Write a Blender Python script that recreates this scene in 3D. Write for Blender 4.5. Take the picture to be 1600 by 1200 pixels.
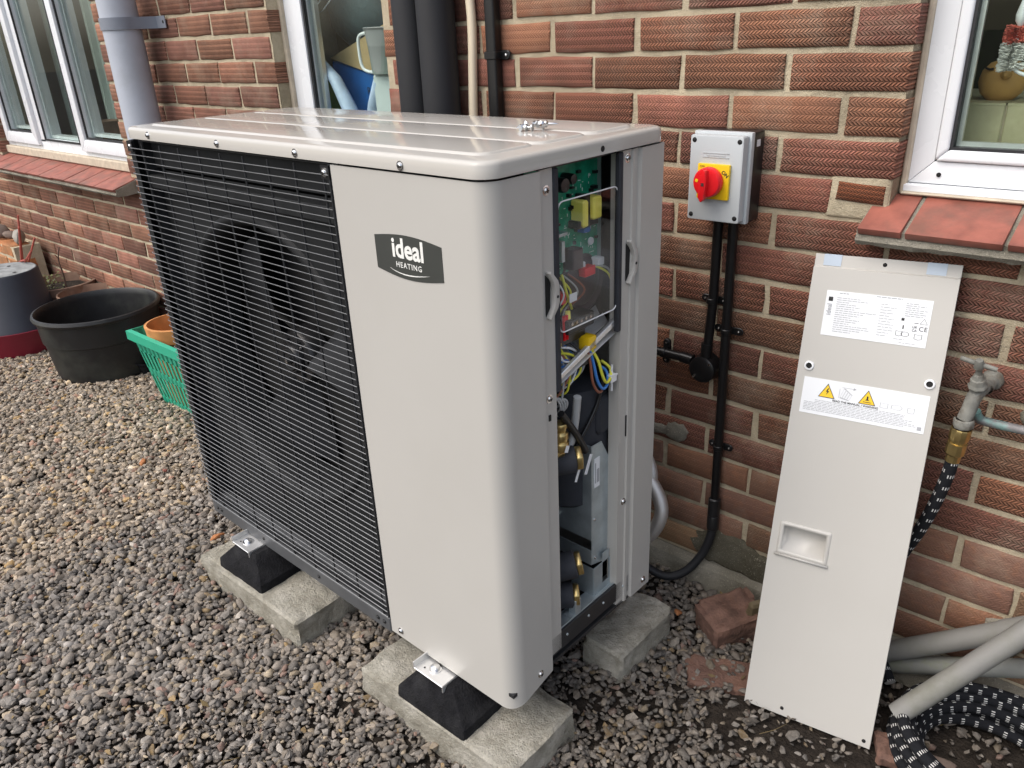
import bpy, bmesh, math, random
import numpy as np
from mathutils import Vector, Matrix, noise as mnoise

random.seed(7); RNG = np.random.default_rng(11)
for o in list(bpy.data.objects): bpy.data.objects.remove(o)
SC = bpy.context.scene; COL = SC.collection
R = math.radians; PI = math.pi

# ------------------------------------------------------------------ camera, sky, sun, exposure
CAM = Vector((0.0, -1.5434, 1.3294))
cam = bpy.data.objects.new('camera', bpy.data.cameras.new('camera')); COL.objects.link(cam)
cr = Vector((0.75790, 0.65102, -0.04195)); cd = Vector((0.23982, -0.33783, -0.91014)); cf = Vector((-0.60669, 0.67974, -0.41217))
cam.matrix_world = Matrix(((cr.x, -cd.x, -cf.x, CAM.x), (cr.y, -cd.y, -cf.y, CAM.y), (cr.z, -cd.z, -cf.z, CAM.z), (0, 0, 0, 1)))
cam.data.lens = 27.57; cam.data.sensor_width = 36; cam.data.clip_start = 0.05; cam.data.clip_end = 400
SC.camera = cam
SUN_DIR = Vector((-0.30, -0.66, 0.95)).normalized()          # towards the sun
elev = math.asin(SUN_DIR.z); azim = math.atan2(SUN_DIR.x, SUN_DIR.y)
W = bpy.data.worlds.new('World'); SC.world = W; W.use_nodes = True
wn = W.node_tree; bg = wn.nodes['Background']
sky = wn.nodes.new('ShaderNodeTexSky'); sky.sky_type = 'NISHITA'; sky.sun_disc = False
sky.sun_elevation = elev; sky.sun_rotation = azim; sky.air_density = 1.0; sky.dust_density = 4.0; sky.ozone_density = 0.6
hs = wn.nodes.new('ShaderNodeHueSaturation'); hs.inputs['Saturation'].default_value = .6      # thin bright cloud washes the blue out
wn.links.new(sky.outputs[0], hs.inputs['Color']); wn.links.new(hs.outputs[0], bg.inputs[0]); bg.inputs[1].default_value = 0.15
sun = bpy.data.objects.new('sun', bpy.data.lights.new('sun', 'SUN')); COL.objects.link(sun)
sun.data.energy = 0.6; sun.data.angle = R(75); sun.data.color = (1.0, 0.95, 0.88)
sun.rotation_euler = SUN_DIR.to_track_quat('Z', 'Y').to_euler(); sun.location = (-3, -3, 5)
SC.view_settings.view_transform = 'Standard'; SC.view_settings.look = 'None'
SC.view_settings.exposure = 0.84; SC.view_settings.gamma = 1.0; SC.view_settings.use_curve_mapping = False
SC.render.engine = 'CYCLES'; SC.cycles.use_denoising = True
SC.cycles.max_bounces = 6; SC.cycles.transparent_max_bounces = 8

# ------------------------------------------------------------------ materials
def nt(name):
    m = bpy.data.materials.new(name); m.use_nodes = True
    return m, m.node_tree, m.node_tree.nodes['Principled BSDF']
def node(t, typ, **k):
    n = t.nodes.new(typ)
    for a, b in k.items(): setattr(n, a, b)
    return n
def mathn(t, op, a, b=None, c=None):
    n = node(t, 'ShaderNodeMath', operation=op)
    for i, x in enumerate((a, b, c)):
        if x is None: continue
        if isinstance(x, (int, float)): n.inputs[i].default_value = x
        else: t.links.new(x, n.inputs[i])
    return n.outputs[0]
def mixc(t, fac, a, b, mode='MIX'):
    n = node(t, 'ShaderNodeMix', data_type='RGBA', blend_type=mode)
    for i, x in ((0, fac), (6, a), (7, b)):
        if isinstance(x, (int, float)): n.inputs[i].default_value = x
        elif isinstance(x, tuple): n.inputs[i].default_value = (*x[:3], 1)
        else: t.links.new(x, n.inputs[i])
    return n.outputs[2]
def ramp(t, fac, stops):
    n = node(t, 'ShaderNodeValToRGB'); e = n.color_ramp.elements
    while len(e) < len(stops): e.new(0.5)
    for i, (p, c) in enumerate(stops):
        e[i].position = p; e[i].color = (*c, 1) if isinstance(c, tuple) else (c, c, c, 1)
    t.links.new(fac, n.inputs[0]); return n.outputs[0]
def noise(t, vec, scale, detail=3, rough=.55):
    n = node(t, 'ShaderNodeTexNoise'); n.inputs['Scale'].default_value = scale
    n.inputs['Detail'].default_value = detail; n.inputs['Roughness'].default_value = rough
    if vec is not None: t.links.new(vec, n.inputs['Vector'])
    return n.outputs[0]
def bump(t, b, h, strength=.5, dist=.002):
    n = node(t, 'ShaderNodeBump'); n.inputs['Strength'].default_value = strength; n.inputs['Distance'].default_value = dist
    t.links.new(h, n.inputs['Height']); t.links.new(n.outputs[0], b.inputs['Normal'])
def objco(t): return node(t, 'ShaderNodeTexCoord').outputs['Object']
def mat(name, col, rough=.5, metal=0, var=.15, vs=12, bs=0, bstr=.3, bd=.001, dirt=None, dirt_amt=.5, dirt_s=6, coat=0, spec=.5, rvar=.1):
    m, t, b = nt(name); co = objco(t)
    n1 = noise(t, co, vs, 5)
    hi = tuple(min(1, c * (1 + var)) for c in col); lo = tuple(c * (1 - var) for c in col)
    c = ramp(t, n1, [(.3, lo), (.7, hi)])
    if dirt:
        n2 = noise(t, co, dirt_s, 6, .65)
        c = mixc(t, mathn(t, 'MULTIPLY', ramp(t, n2, [(.48, 0.0), (.68, 1.0)]), dirt_amt), c, dirt)
    t.links.new(c, b.inputs['Base Color'])
    n3 = noise(t, co, vs * 1.7, 4)
    t.links.new(mathn(t, 'MULTIPLY_ADD', n3, rvar * 2, rough - rvar), b.inputs['Roughness'])
    b.inputs['Metallic'].default_value = metal; b.inputs['Specular IOR Level'].default_value = spec
    b.inputs['Coat Weight'].default_value = coat
    if bs: bump(t, b, noise(t, co, bs, 4), bstr, bd)
    return m
def brick_mat(name, attr):
    m, t, b = nt(name); tc = node(t, 'ShaderNodeTexCoord'); oi = node(t, 'ShaderNodeObjectInfo')
    co = tc.outputs['Object']
    off = node(t, 'ShaderNodeVectorMath', operation='ADD'); t.links.new(co, off.inputs[0])
    cmb = node(t, 'ShaderNodeCombineXYZ'); t.links.new(mathn(t, 'MULTIPLY', oi.outputs['Random'], 37.), cmb.inputs[0]); t.links.new(mathn(t, 'MULTIPLY', oi.outputs['Random'], 11.), cmb.inputs[2])
    t.links.new(cmb.outputs[0], off.inputs[1]); co2 = off.outputs[0]
    if attr:
        at = node(t, 'ShaderNodeAttribute'); at.attribute_name = 'tone'; basec, amp = at.outputs['Color'], at.outputs['Alpha']
    else: basec, amp = oi.outputs['Color'], oi.outputs['Alpha']
    big = noise(t, co2, 9, 3); mid = noise(t, co2, 45, 5, .65); fine = noise(t, co2, 320, 3, .7)
    c = mixc(t, ramp(t, big, [(.44, 0.0), (.68, .55)]), basec, (.17, .085, .062))
    c = mixc(t, mathn(t, 'MULTIPLY', ramp(t, mid, [(.5, 0.0), (.8, 1.0)]), .55), c, (.36, .155, .075))
    c = mixc(t, mathn(t, 'MULTIPLY', ramp(t, fine, [(.55, 0.0), (.78, 1.0)]), .35), c, (.06, .035, .03))
    sep = node(t, 'ShaderNodeSeparateXYZ'); t.links.new(co, sep.inputs[0])
    wob = mathn(t, 'MULTIPLY_ADD', noise(t, co2, 60, 2), .6, -.3)
    tri = mathn(t, 'PINGPONG', mathn(t, 'DIVIDE', sep.outputs[2], .0082), 1.0)
    s = mathn(t, 'ADD', mathn(t, 'ADD', mathn(t, 'DIVIDE', sep.outputs[0], .0078), mathn(t, 'MULTIPLY', tri, 1.15)), wob)
    g = mathn(t, 'MULTIPLY_ADD', mathn(t, 'SINE', mathn(t, 'MULTIPLY', s, 2 * PI)), .5, .5)
    g = mathn(t, 'POWER', g, .9)
    edge = mathn(t, 'PINGPONG', mathn(t, 'DIVIDE', sep.outputs[2], .0082), .5)
    g = mathn(t, 'MULTIPLY', g, ramp(t, edge, [(.0, .35), (.16, 1.0)]))
    band = mathn(t, 'MULTIPLY', mathn(t, 'PINGPONG', mathn(t, 'DIVIDE', sep.outputs[2], .0164), .5), .5)
    g = mathn(t, 'MULTIPLY', g, amp)
    # darker colour in the bottom of the grooves
    c = mixc(t, mathn(t, 'MULTIPLY', mathn(t, 'SUBTRACT', amp, g), .8), c, (.060, .034, .022))
    half = ramp(t, mathn(t, 'PINGPONG', mathn(t, 'DIVIDE', mathn(t, 'ADD', sep.outputs[2], .0041), .0082), 1.0), [(.35, 0.0), (.6, 1.0)])      # groove shade on one slant of the combing, put into the colour
    c = mixc(t, mathn(t, 'MULTIPLY', mathn(t, 'MULTIPLY', half, amp), .42), c, (.085, .044, .028))
    c = mixc(t, mathn(t, 'MULTIPLY', ramp(t, noise(t, co2, 130, 4, .7), [(.62, 0.0), (.74, 1.0)]), .45), c, (.42, .34, .24))
    gp = node(t, 'ShaderNodeNewGeometry').outputs['Position']
    c = mixc(t, mathn(t, 'MULTIPLY', ramp(t, noise(t, gp, 5.5, 6, .7), [(.50, 0.0), (.72, 1.0)]), .42), c, (.40, .315, .235))
    c = mixc(t, mathn(t, 'MULTIPLY', ramp(t, noise(t, gp, 3.1, 6, .7), [(.56, 0.0), (.76, 1.0)]), .38), c, (.11, .08, .055))
    t.links.new(c, b.inputs['Base Color']); b.inputs['Roughness'].default_value = .9; b.inputs['Specular IOR Level'].default_value = .25
    h = mathn(t, 'ADD', mathn(t, 'ADD', mathn(t, 'MULTIPLY', g, .8), mathn(t, 'MULTIPLY', band, amp)), mathn(t, 'ADD', mathn(t, 'MULTIPLY', fine, .35), mathn(t, 'MULTIPLY', mid, .6)))
    bump(t, b, h, 1.0, .0034)
    return m
def mortar_mat(name, a, bcol, dark):
    m, t, b = nt(name); co = objco(t)
    c = ramp(t, noise(t, co, 9, 5, .65), [(.32, bcol), (.62, a)])
    c = mixc(t, ramp(t, noise(t, co, 420, 3, .8), [(.56, 0.0), (.72, .8)]), c, dark)
    c = mixc(t, mathn(t, 'MULTIPLY', ramp(t, noise(t, co, 300, 2, .6), [(.6, 0.0), (.75, 1.0)]), .5), c, (.75, .68, .55))
    t.links.new(c, b.inputs['Base Color']); b.inputs['Roughness'].default_value = .95; b.inputs['Specular IOR Level'].default_value = .15
    gp = node(t, 'ShaderNodeNewGeometry').outputs['Position']
    c2 = mixc(t, mathn(t, 'MULTIPLY', ramp(t, noise(t, gp, 3.1, 6, .7), [(.52, 0.0), (.72, 1.0)]), .6), c, tuple(q * .62 for q in dark))
    t.links.new(c2, b.inputs['Base Color'])
    h = mathn(t, 'ADD', noise(t, co, 380, 4, .7), mathn(t, 'MULTIPLY', noise(t, co, 70, 3), 1.3)); bump(t, b, h, .9, .004)
    return m
def concrete_mat():
    m, t, b = nt('concrete block'); co = objco(t)
    gp = node(t, 'ShaderNodeNewGeometry').outputs['Position']
    c = ramp(t, noise(t, gp, 14, 6, .7), [(.30, (.27, .25, .20)), (.5, (.42, .395, .33)), (.66, (.56, .53, .46))])
    c = mixc(t, mathn(t, 'MULTIPLY', ramp(t, noise(t, gp, 6, 5, .7), [(.52, 0.0), (.72, 1.0)]), .6), c, (.20, .18, .13))
    c = mixc(t, ramp(t, noise(t, gp, 260, 3, .8), [(.60, 0.0), (.70, .8)]), c, (.09, .08, .065))
    c = mixc(t, ramp(t, noise(t, gp, 190, 2, .6), [(.64, 0.0), (.72, .6)]), c, (.62, .58, .50))
    t.links.new(c, b.inputs['Base Color']); b.inputs['Roughness'].default_value = .95; b.inputs['Specular IOR Level'].default_value = .15
    h = mathn(t, 'ADD', noise(t, gp, 240, 5, .75), mathn(t, 'MULTIPLY', noise(t, gp, 55, 4, .6), 1.4)); bump(t, b, h, 1.0, .007); return m
def attr_mat(name, rough=.8, bs=160):
    m, t, b = nt(name); co = objco(t)
    at = node(t, 'ShaderNodeAttribute'); at.attribute_name = 'tone'
    n = noise(t, co, 130, 4, .65); n2 = noise(t, co, 420, 2, .6)
    c = mixc(t, mathn(t, 'MULTIPLY', ramp(t, n, [(.4, 0.0), (.75, 1.0)]), .45), at.outputs['Color'], (.30, .27, .235))
    c = mixc(t, mathn(t, 'MULTIPLY', ramp(t, n2, [(.5, 0.0), (.75, 1.0)]), .4), c, (.035, .03, .028))
    t.links.new(c, b.inputs['Base Color'])
    t.links.new(mathn(t, 'MULTIPLY_ADD', at.outputs['Alpha'], .5, .45), b.inputs['Roughness'])
    bump(t, b, noise(t, co, 380, 3, .6), .4, .0015); return m
def thin_glass(name, tint=(.93, .97, .95), rough=.0, ior=1.5):
    m, t, b = nt(name); t.nodes.remove(b); out = t.nodes['Material Output']
    lw = node(t, 'ShaderNodeLayerWeight'); lw.inputs[0].default_value = .5; f0 = ((ior - 1) / (ior + 1)) ** 2
    fr = mathn(t, 'MULTIPLY_ADD', mathn(t, 'POWER', lw.outputs['Facing'], 5.0), 1 - f0, f0)
    tr = node(t, 'ShaderNodeBsdfTransparent'); tr.inputs[0].default_value = (*tint, 1)
    gl = node(t, 'ShaderNodeBsdfGlossy'); gl.inputs['Roughness'].default_value = rough
    mx = node(t, 'ShaderNodeMixShader'); t.links.new(fr, mx.inputs[0]); t.links.new(tr.outputs[0], mx.inputs[1]); t.links.new(gl.outputs[0], mx.inputs[2])
    t.links.new(mx.outputs[0], out.inputs[0]); return m
def hose_mat():
    m, t, b = nt('braided hose'); uv = node(t, 'ShaderNodeTexCoord').outputs['UV']
    sep = node(t, 'ShaderNodeSeparateXYZ'); t.links.new(uv, sep.inputs[0])
    L, A = sep.outputs[0], sep.outputs[1]
    sec = mathn(t, 'FLOOR', mathn(t, 'MULTIPLY', A, 3.0))
    ln = mathn(t, 'FRACT', mathn(t, 'ADD', mathn(t, 'DIVIDE', L, .027), mathn(t, 'MULTIPLY', sec, .33)))
    f = mathn(t, 'FRACT', mathn(t, 'MULTIPLY', A, 3.0))
    mask = mathn(t, 'MULTIPLY', mathn(t, 'LESS_THAN', ln, .25), mathn(t, 'LESS_THAN', f, .75))
    mask = mathn(t, 'MULTIPLY', mask, mathn(t, 'LESS_THAN', mathn(t, 'FRACT', mathn(t, 'MULTIPLY', A, 15.0)), .45))
    c = mixc(t, mask, (.012, .013, .016), (.60, .60, .58)); t.links.new(c, b.inputs['Base Color'])
    b.inputs['Roughness'].default_value = .8; b.inputs['Specular IOR Level'].default_value = .2
    h = mathn(t, 'MULTIPLY', mathn(t, 'SINE', mathn(t, 'MULTIPLY_ADD', L, 2200., mathn(t, 'MULTIPLY', A, 100.))), mathn(t, 'SINE', mathn(t, 'MULTIPLY_ADD', L, -2200., mathn(t, 'MULTIPLY', A, 100.))))
    bump(t, b, h, .6, .0012); return m
def steel_braid():
    m, t, b = nt('steel braid'); uv = node(t, 'ShaderNodeTexCoord').outputs['UV']
    sep = node(t, 'ShaderNodeSeparateXYZ'); t.links.new(uv, sep.inputs[0]); L, A = sep.outputs[0], sep.outputs[1]
    b.inputs['Base Color'].default_value = (.80, .79, .77, 1); b.inputs['Metallic'].default_value = .75; b.inputs['Roughness'].default_value = .32
    h = mathn(t, 'MULTIPLY', mathn(t, 'SINE', mathn(t, 'MULTIPLY_ADD', L, 1800., mathn(t, 'MULTIPLY', A, 110.))), mathn(t, 'SINE', mathn(t, 'MULTIPLY_ADD', L, -1800., mathn(t, 'MULTIPLY', A, 110.))))
    bump(t, b, h, .35, .001); return m

MT = dict(
 brick=brick_mat('herringbone brick', False), brick_far=brick_mat('herringbone brick field', True),
 mortar=mortar_mat('mortar', (.58, .50, .355), (.42, .355, .25), (.23, .19, .135)),
 cement=mortar_mat('cement', (.30, .28, .23), (.19, .175, .135), (.10, .09, .07)),
 render=mortar_mat('damp cement', (.13, .12, .09), (.085, .075, .05), (.05, .045, .035)),
 concrete=concrete_mat(),
 stone=attr_mat('gravel'), soil=mat('soil', (.030, .024, .019), .95, var=.5, vs=25, bs=140, bstr=1, bd=.008, spec=.2),
 paint=mat('beige paint', (.470, .455, .422), .36, var=.02, vs=3, dirt=(.42, .40, .36), dirt_amt=.25, dirt_s=2.2, bs=900, bstr=.05, bd=.0003, rvar=.03),
 paintlid=mat('beige gloss paint', (.475, .455, .418), .11, var=.01, vs=2, rvar=.015, coat=0, spec=.34),
 blackm=mat('black metal', (.022, .023, .025), .42, var=.2, bs=400, bstr=.05), railm=mat('dark grey base rail', (.075, .078, .082), .45, var=.15, bs=300, bstr=.05), blackp=mat('black plastic', (.012, .012, .013), .35, var=.15),
 dgrey=mat('dark grey plastic', (.016, .017, .018), .62, var=.2, vs=8, bs=300, bstr=.05, spec=.2), blade=mat('fan blade plastic', (.020, .021, .023), .55, var=.15, vs=8, spec=.2),
 wire=mat('bright wire', (.27, .275, .28), .38, metal=.6, var=.1), galv=mat('galvanised steel', (.47, .53, .555), .42, metal=.7, var=.14, vs=26, rvar=.12),
 alu=mat('aluminium', (.74, .74, .73), .38, metal=.75, var=.06, vs=30), steel=mat('zinc screw', (.7, .7, .7), .22, metal=1, var=.1),
 brass=mat('brass', (.62, .47, .20), .32, metal=.95, var=.15, vs=40), foam=mat('foam lagging', (.028, .030, .037), .75, var=.2, vs=20, bs=350, bstr=.3),
 lagging=mat('pipe lagging', (.011, .0115, .014), .6, var=.15, vs=6, bs=500, bstr=.15),
 rubber=mat('recycled rubber', (.0075, .0075, .009), .9, var=.4, vs=60, bs=220, bstr=.9, bd=.004, dirt=(.09, .09, .09), dirt_amt=.16, dirt_s=14, spec=.2),
 upvc=mat('white upvc', (.76, .78, .80), .28, var=.03, vs=4), seal=mat('black gasket', (.015, .015, .017), .55, var=.1),
 sealant=mat('aged sealant', (.50, .43, .33), .8, var=.15, vs=40, bs=200, bstr=.4), glass=thin_glass('window glass'), clear=thin_glass('clear plastic', (.99, .99, .99), .01, 1.28),
 tile=mat('quarry tile', (.27, .088, .062), .55, var=.28, vs=20, bs=140, bstr=.4, dirt=(.13, .075, .055), dirt_amt=.6, dirt_s=11, rvar=.15),
 pvcgrey=mat('grey pvc', (.43, .46, .52), .42, var=.05, vs=5, dirt=(.30, .31, .33), dirt_amt=.35, dirt_s=7), pvcdark=mat('bracket grey', (.20, .22, .26), .45, var=.05),
 waste=mat('weathered waste pipe', (.20, .196, .182), .65, var=.16, vs=9, dirt=(.12, .12, .085), dirt_amt=.6, dirt_s=9, bs=160, bstr=.2),
 waste2=mat('mossy waste pipe', (.19, .195, .18), .65, var=.16, vs=9, dirt=(.16, .19, .05), dirt_amt=.8, dirt_s=7),
 cream=mat('cream conduit', (.78, .67, .50), .5, var=.06, vs=8), conduit=mat('black pvc conduit', (.007, .007, .0075), .32, var=.12),
 isogrey=mat('isolator grey', (.47, .50, .51), .42, var=.02), yellow=mat('yellow plastic', (.80, .52, .01), .38, var=.03), red=mat('red plastic', (.72, .012, .018), .3, var=.03),
 white=mat('white plastic', (.80, .81, .82), .4, var=.03), label=mat('label white', (.76, .78, .80), .5, var=.01), ink=mat('label ink', (.36, .37, .39), .6, var=.02),
 black=mat('matt black print', (.02, .02, .02), .6, var=.02), badge=mat('badge grey', (.052, .055, .050), .35, var=.03), badgew=mat('badge white', (.78, .78, .74), .4, var=.02),
 amber=mat('warning yellow', (.85, .55, .02), .45, var=.02), tape=mat('blue tape', (.42, .49, .57), .35, var=.04), dark=mat('dark recess', (.006, .006, .006), .8, var=.1),
 pcb=mat('circuit board green', (.015, .26, .15), .35, var=.35, vs=70), brown=mat('brown relay', (.055, .035, .035), .45), trans=mat('transformer tape', (.85, .76, .14), .4),
 blue=mat('blue insulation', (.05, .20, .55), .4), brownw=mat('brown insulation', (.28, .10, .06), .4), gy=mat('green yellow insulation', (.68, .66, .06), .4), greyw=mat('grey cable', (.42, .43, .43), .5),
 hose=hose_mat(), braid=steel_braid(), copper=mat('weathered copper', (.20, .19, .19), .6, metal=.3, var=.25, vs=30, dirt=(.17, .40, .36), dirt_amt=1, dirt_s=16, bs=200, bstr=.3),
 tapm=mat('weathered tap', (.20, .198, .175), .7, metal=.15, var=.3, vs=40, dirt=(.085, .062, .038), dirt_amt=.9, dirt_s=30, bs=180, bstr=.4),
 tub=mat('black tub plastic', (.008, .008, .0085), .48, var=.25, vs=9, dirt=(.05, .055, .045), dirt_amt=.5, dirt_s=6), bucket=mat('dark blue bucket', (.020, .023, .033), .5, var=.15, vs=7),
 redpot=mat('dark red pot', (.17, .008, .022), .42, var=.1), green=mat('green crate plastic', (.025, .34, .21), .4, var=.06), terra=mat('terracotta', (.50, .22, .07), .8, var=.2, vs=18, bs=150, bstr=.3),
 terrab=mat('old terracotta', (.21, .13, .09), .85, var=.25, vs=18, bs=150, bstr=.3), dusty=mat('dusty plastic top', (.22, .23, .23), .8, var=.4, vs=20),
 slab=mat('old orange brick', (.38, .15, .055), .9, var=.3, vs=30, bs=180, bstr=.7, bd=.003, dirt=(.17, .14, .08), dirt_amt=.6, dirt_s=10),
 redrub=mat('damp red brick', (.15, .082, .06), .85, var=.4, vs=30, bs=160, bstr=.9, bd=.004, dirt=(.16, .085, .055), dirt_amt=.7, dirt_s=22),
 rock=mat('grey stone', (.30, .275, .24), .85, var=.3, vs=18, bs=120, bstr=.5, bd=.004), pinkrock=mat('pale stone', (.17, .125, .10), .85, var=.3, vs=22, bs=120, bstr=.5, bd=.004),
 stick=mat('red sticks', (.40, .085, .06), .6, var=.2), twig=mat('twig', (.12, .075, .055), .8, var=.2), leaf=mat('leaf', (.11, .13, .03), .6, var=.4, vs=30),
 litter=mat('dead leaf', (.16, .115, .05), .8, var=.6, vs=9), wallg=mat('dark green room wall', (.055, .072, .018), .9, var=.2, vs=2), wallb=mat('olive room wall', (.24, .25, .17), .9, var=.2, vs=2), wood=mat('cabinet wood', (.13, .10, .055), .6, var=.25, vs=6),
 stonetile=mat('travertine tile', (.44, .40, .25), .6, var=.14, vs=16, dirt=(.34, .32, .18), dirt_amt=.6, dirt_s=20, bs=90, bstr=.3), clay=mat('orange clay', (.60, .33, .10), .7, var=.08, vs=14),
 bristle=mat('bristles', (.72, .71, .67), .8, var=.1), bristler=mat('red bristles', (.62, .14, .10), .8, var=.1), ball=mat('grey green bag', (.07, .125, .14), .4, var=.45, vs=7, bs=25, bstr=.6, bd=.01),
 bluebox=mat('blue crate', (.02, .13, .42), .45, var=.2, vs=6), card=mat('cardboard', (.46, .33, .17), .8, var=.1), film=mat('blue white roll', (.48, .58, .76), .3, var=.2, vs=20), jug=mat('frosted jug', (.22, .26, .24), .3, var=.1, vs=6), greenbox=mat('green carton', (.12, .20, .012), .5, var=.2, vs=9),
 curtain=mat('pale curtain', (.42, .47, .43), .9, var=.1, vs=5), paper=mat('paper', (.55, .57, .55), .8, var=.05),
 pale=mat('pale box', (.55, .60, .60), .5, var=.05))

# ------------------------------------------------------------------ mesh builder
def world_of(o):
    m = Matrix.Identity(4)
    while o is not None: m = o.matrix_basis @ m; o = o.parent
    return m
class MB:
    def __init__(s): s.v = []; s.f = []; s.uv = []; s.mi = []; s.m = 0
    def add(s, vs, fs, uvs=None):
        k = len(s.v); s.v += [tuple(p) for p in vs]
        for i, f in enumerate(fs):
            s.f.append(tuple(j + k for j in f)); s.uv.append(uvs[i] if uvs else None); s.mi.append(s.m)
        return s
    def box(s, x0, x1, y0, y1, z0, z1):
        return s.add([(x0, y0, z0), (x1, y0, z0), (x1, y1, z0), (x0, y1, z0), (x0, y0, z1), (x1, y0, z1), (x1, y1, z1), (x0, y1, z1)],
                     [(0, 3, 2, 1), (4, 5, 6, 7), (0, 1, 5, 4), (1, 2, 6, 5), (2, 3, 7, 6), (3, 0, 4, 7)])
    def hexa(s, p):   # eight corners: bottom four, top four
        return s.add(p, [(0, 3, 2, 1), (4, 5, 6, 7), (0, 1, 5, 4), (1, 2, 6, 5), (2, 3, 7, 6), (3, 0, 4, 7)])
    def prism(s, poly, ax, a0, a1):
        def P(p, a): return {'x': (a, p[0], p[1]), 'y': (p[0], a, p[1]), 'z': (p[0], p[1], a)}[ax]
        n = len(poly)
        return s.add([P(p, a0) for p in poly] + [P(p, a1) for p in poly],
                     [tuple(range(n)), tuple(range(2 * n - 1, n - 1, -1))] + [(i, i + n, (i + 1) % n + n, (i + 1) % n) for i in range(n)])
    def loft(s, rings, cap=True, closed=True):
        n = len(rings[0]); vs = [p for r in rings for p in r]; fs = []
        for k in range(len(rings) - 1):
            for i in range(n if closed else n - 1):
                j = (i + 1) % n; fs.append((k * n + i, k * n + j, (k + 1) * n + j, (k + 1) * n + i))
        if cap: fs += [tuple(range(n - 1, -1, -1)), tuple((len(rings) - 1) * n + i for i in range(n))]
        return s.add(vs, fs)
    def tube(s, pts, r, n=10, caps=True, closed=False):
        P = [Vector(p) for p in pts]; m = len(P); rr = r if isinstance(r, (list, tuple)) else [r] * m
        up = None; vs = []; L = 0; Ls = []
        for i in range(m):
            a = P[i - 1] if (i or closed) else P[i]; b = P[(i + 1) % m] if (i < m - 1 or closed) else P[i]
            tg = (b - a).normalized()
            if up is None: up = Vector((0, 0, 1)) if abs(tg.z) < .9 else Vector((1, 0, 0))
            up = (up - tg * up.dot(tg)).normalized(); sd = tg.cross(up)
            if i: L += (P[i] - P[i - 1]).length
            Ls.append(L)
            for k in range(n):
                q = 2 * PI * k / n; vs.append(P[i] + (up * math.cos(q) + sd * math.sin(q)) * rr[i])
        fs = []; uv = []
        for i in range(m if closed else m - 1):
            i2 = (i + 1) % m; l0, l1 = Ls[i], Ls[i2] if i2 else L + .01
            for k in range(n):
                k2 = (k + 1) % n; fs.append((i * n + k, i * n + k2, i2 * n + k2, i2 * n + k))
                uv.append([(l0, k / n), (l0, (k + 1) / n), (l1, (k + 1) / n), (l1, k / n)])
        if caps and not closed:
            fs += [tuple(range(n - 1, -1, -1)), tuple((m - 1) * n + k for k in range(n))]; uv += [None, None]
        return s.add(vs, fs, uv)
    def lathe(s, prof, c=(0, 0, 0), ax=(0, 0, 1), n=24, cap=False):
        A = Vector(ax).normalized(); U = A.orthogonal().normalized(); B = A.cross(U); c = Vector(c)
        rings = [[c + A * h + (U * math.cos(2 * PI * k / n) + B * math.sin(2 * PI * k / n)) * r for k in range(n)] for r, h in prof]
        return s.loft(rings, cap)
    def sheet(s, path, z0, z1, t):  # plan polyline extruded in z, thickness t to the left of travel
        n = len(path); off = []
        for i in range(n):
            a = Vector(path[max(i - 1, 0)]); b = Vector(path[min(i + 1, n - 1)]); d = (b - a).normalized()
            off.append((path[i][0] - d.y * t, path[i][1] + d.x * t))
        ring = list(path) + off[::-1]
        return s.prism(ring, 'z', z0, z1)
    def build(s, name, m, parent=None, world=False, bevel=0, seg=1, smooth=35, tf=None, fix=True):
        bm = bmesh.new(); uvl = bm.loops.layers.uv.new('UVMap') if any(u for u in s.uv) else None
        M = tf or Matrix.Identity(4)
        if world and parent: M = world_of(parent).inverted() @ M
        bv = [bm.verts.new(M @ Vector(p)) for p in s.v]
        for f, u, mi in zip(s.f, s.uv, s.mi):
            try: bf = bm.faces.new([bv[i] for i in f])
            except ValueError: continue
            bf.material_index = mi
            if uvl and u:
                for lp, q in zip(bf.loops, u): lp[uvl].uv = q
        if fix: bmesh.ops.recalc_face_normals(bm, faces=bm.faces)
        if bevel: bmesh.ops.bevel(bm, geom=[e for e in bm.edges if e.is_manifold and e.calc_face_angle(0) > .5], offset=bevel, segments=seg, affect='EDGES', profile=.6)
        if smooth:
            for f in bm.faces: f.smooth = True
            for e in bm.edges: e.smooth = len(e.link_faces) == 2 and e.calc_face_angle(0) < R(smooth)
        me = bpy.data.meshes.new(name); bm.to_mesh(me); bm.free()
        for q in (m if isinstance(m, (list, tuple)) else [m]): me.materials.append(MT[q] if isinstance(q, str) else q)
        return link(name, me, parent)
def link(name, me, parent=None):
    o = bpy.data.objects.new(name, me); COL.objects.link(o)
    if parent: o.parent = parent
    return o
def tag(o, label=None, cat=None, group=None, kind=None):
    for k, v in (('label', label), ('category', cat), ('group', group), ('kind', kind)):
        if v: o[k] = v
    return o
def thing(name, label, cat, loc=(0, 0, 0), rz=0, group=None):
    o = bpy.data.objects.new(name, None); COL.objects.link(o); o.location = loc; o.rotation_euler.z = rz
    o.empty_display_size = .05
    return tag(o, label, cat, group)
def smoothpath(pts, k=8, closed=False):
    P = [Vector(p) for p in pts]; n = len(P); out = []
    for i in range(n if closed else n - 1):
        g = lambda j: P[j % n] if closed else P[max(0, min(n - 1, j))]
        a, b, c, d = g(i - 1), g(i), g(i + 1), g(i + 2)
        for q in range(k):
            t = q / k; out.append(.5 * ((2 * b) + (c - a) * t + (2 * a - 5 * b + 4 * c - d) * t * t + (3 * b - 3 * c + d - a) * t ** 3))
    if not closed: out.append(P[-1])
    return out
def arc(cx, cy, r, a0, a1, n=6): return [(cx + r * math.cos(R(a0 + (a1 - a0) * i / n)), cy + r * math.sin(R(a0 + (a1 - a0) * i / n))) for i in range(n + 1)]
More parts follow.
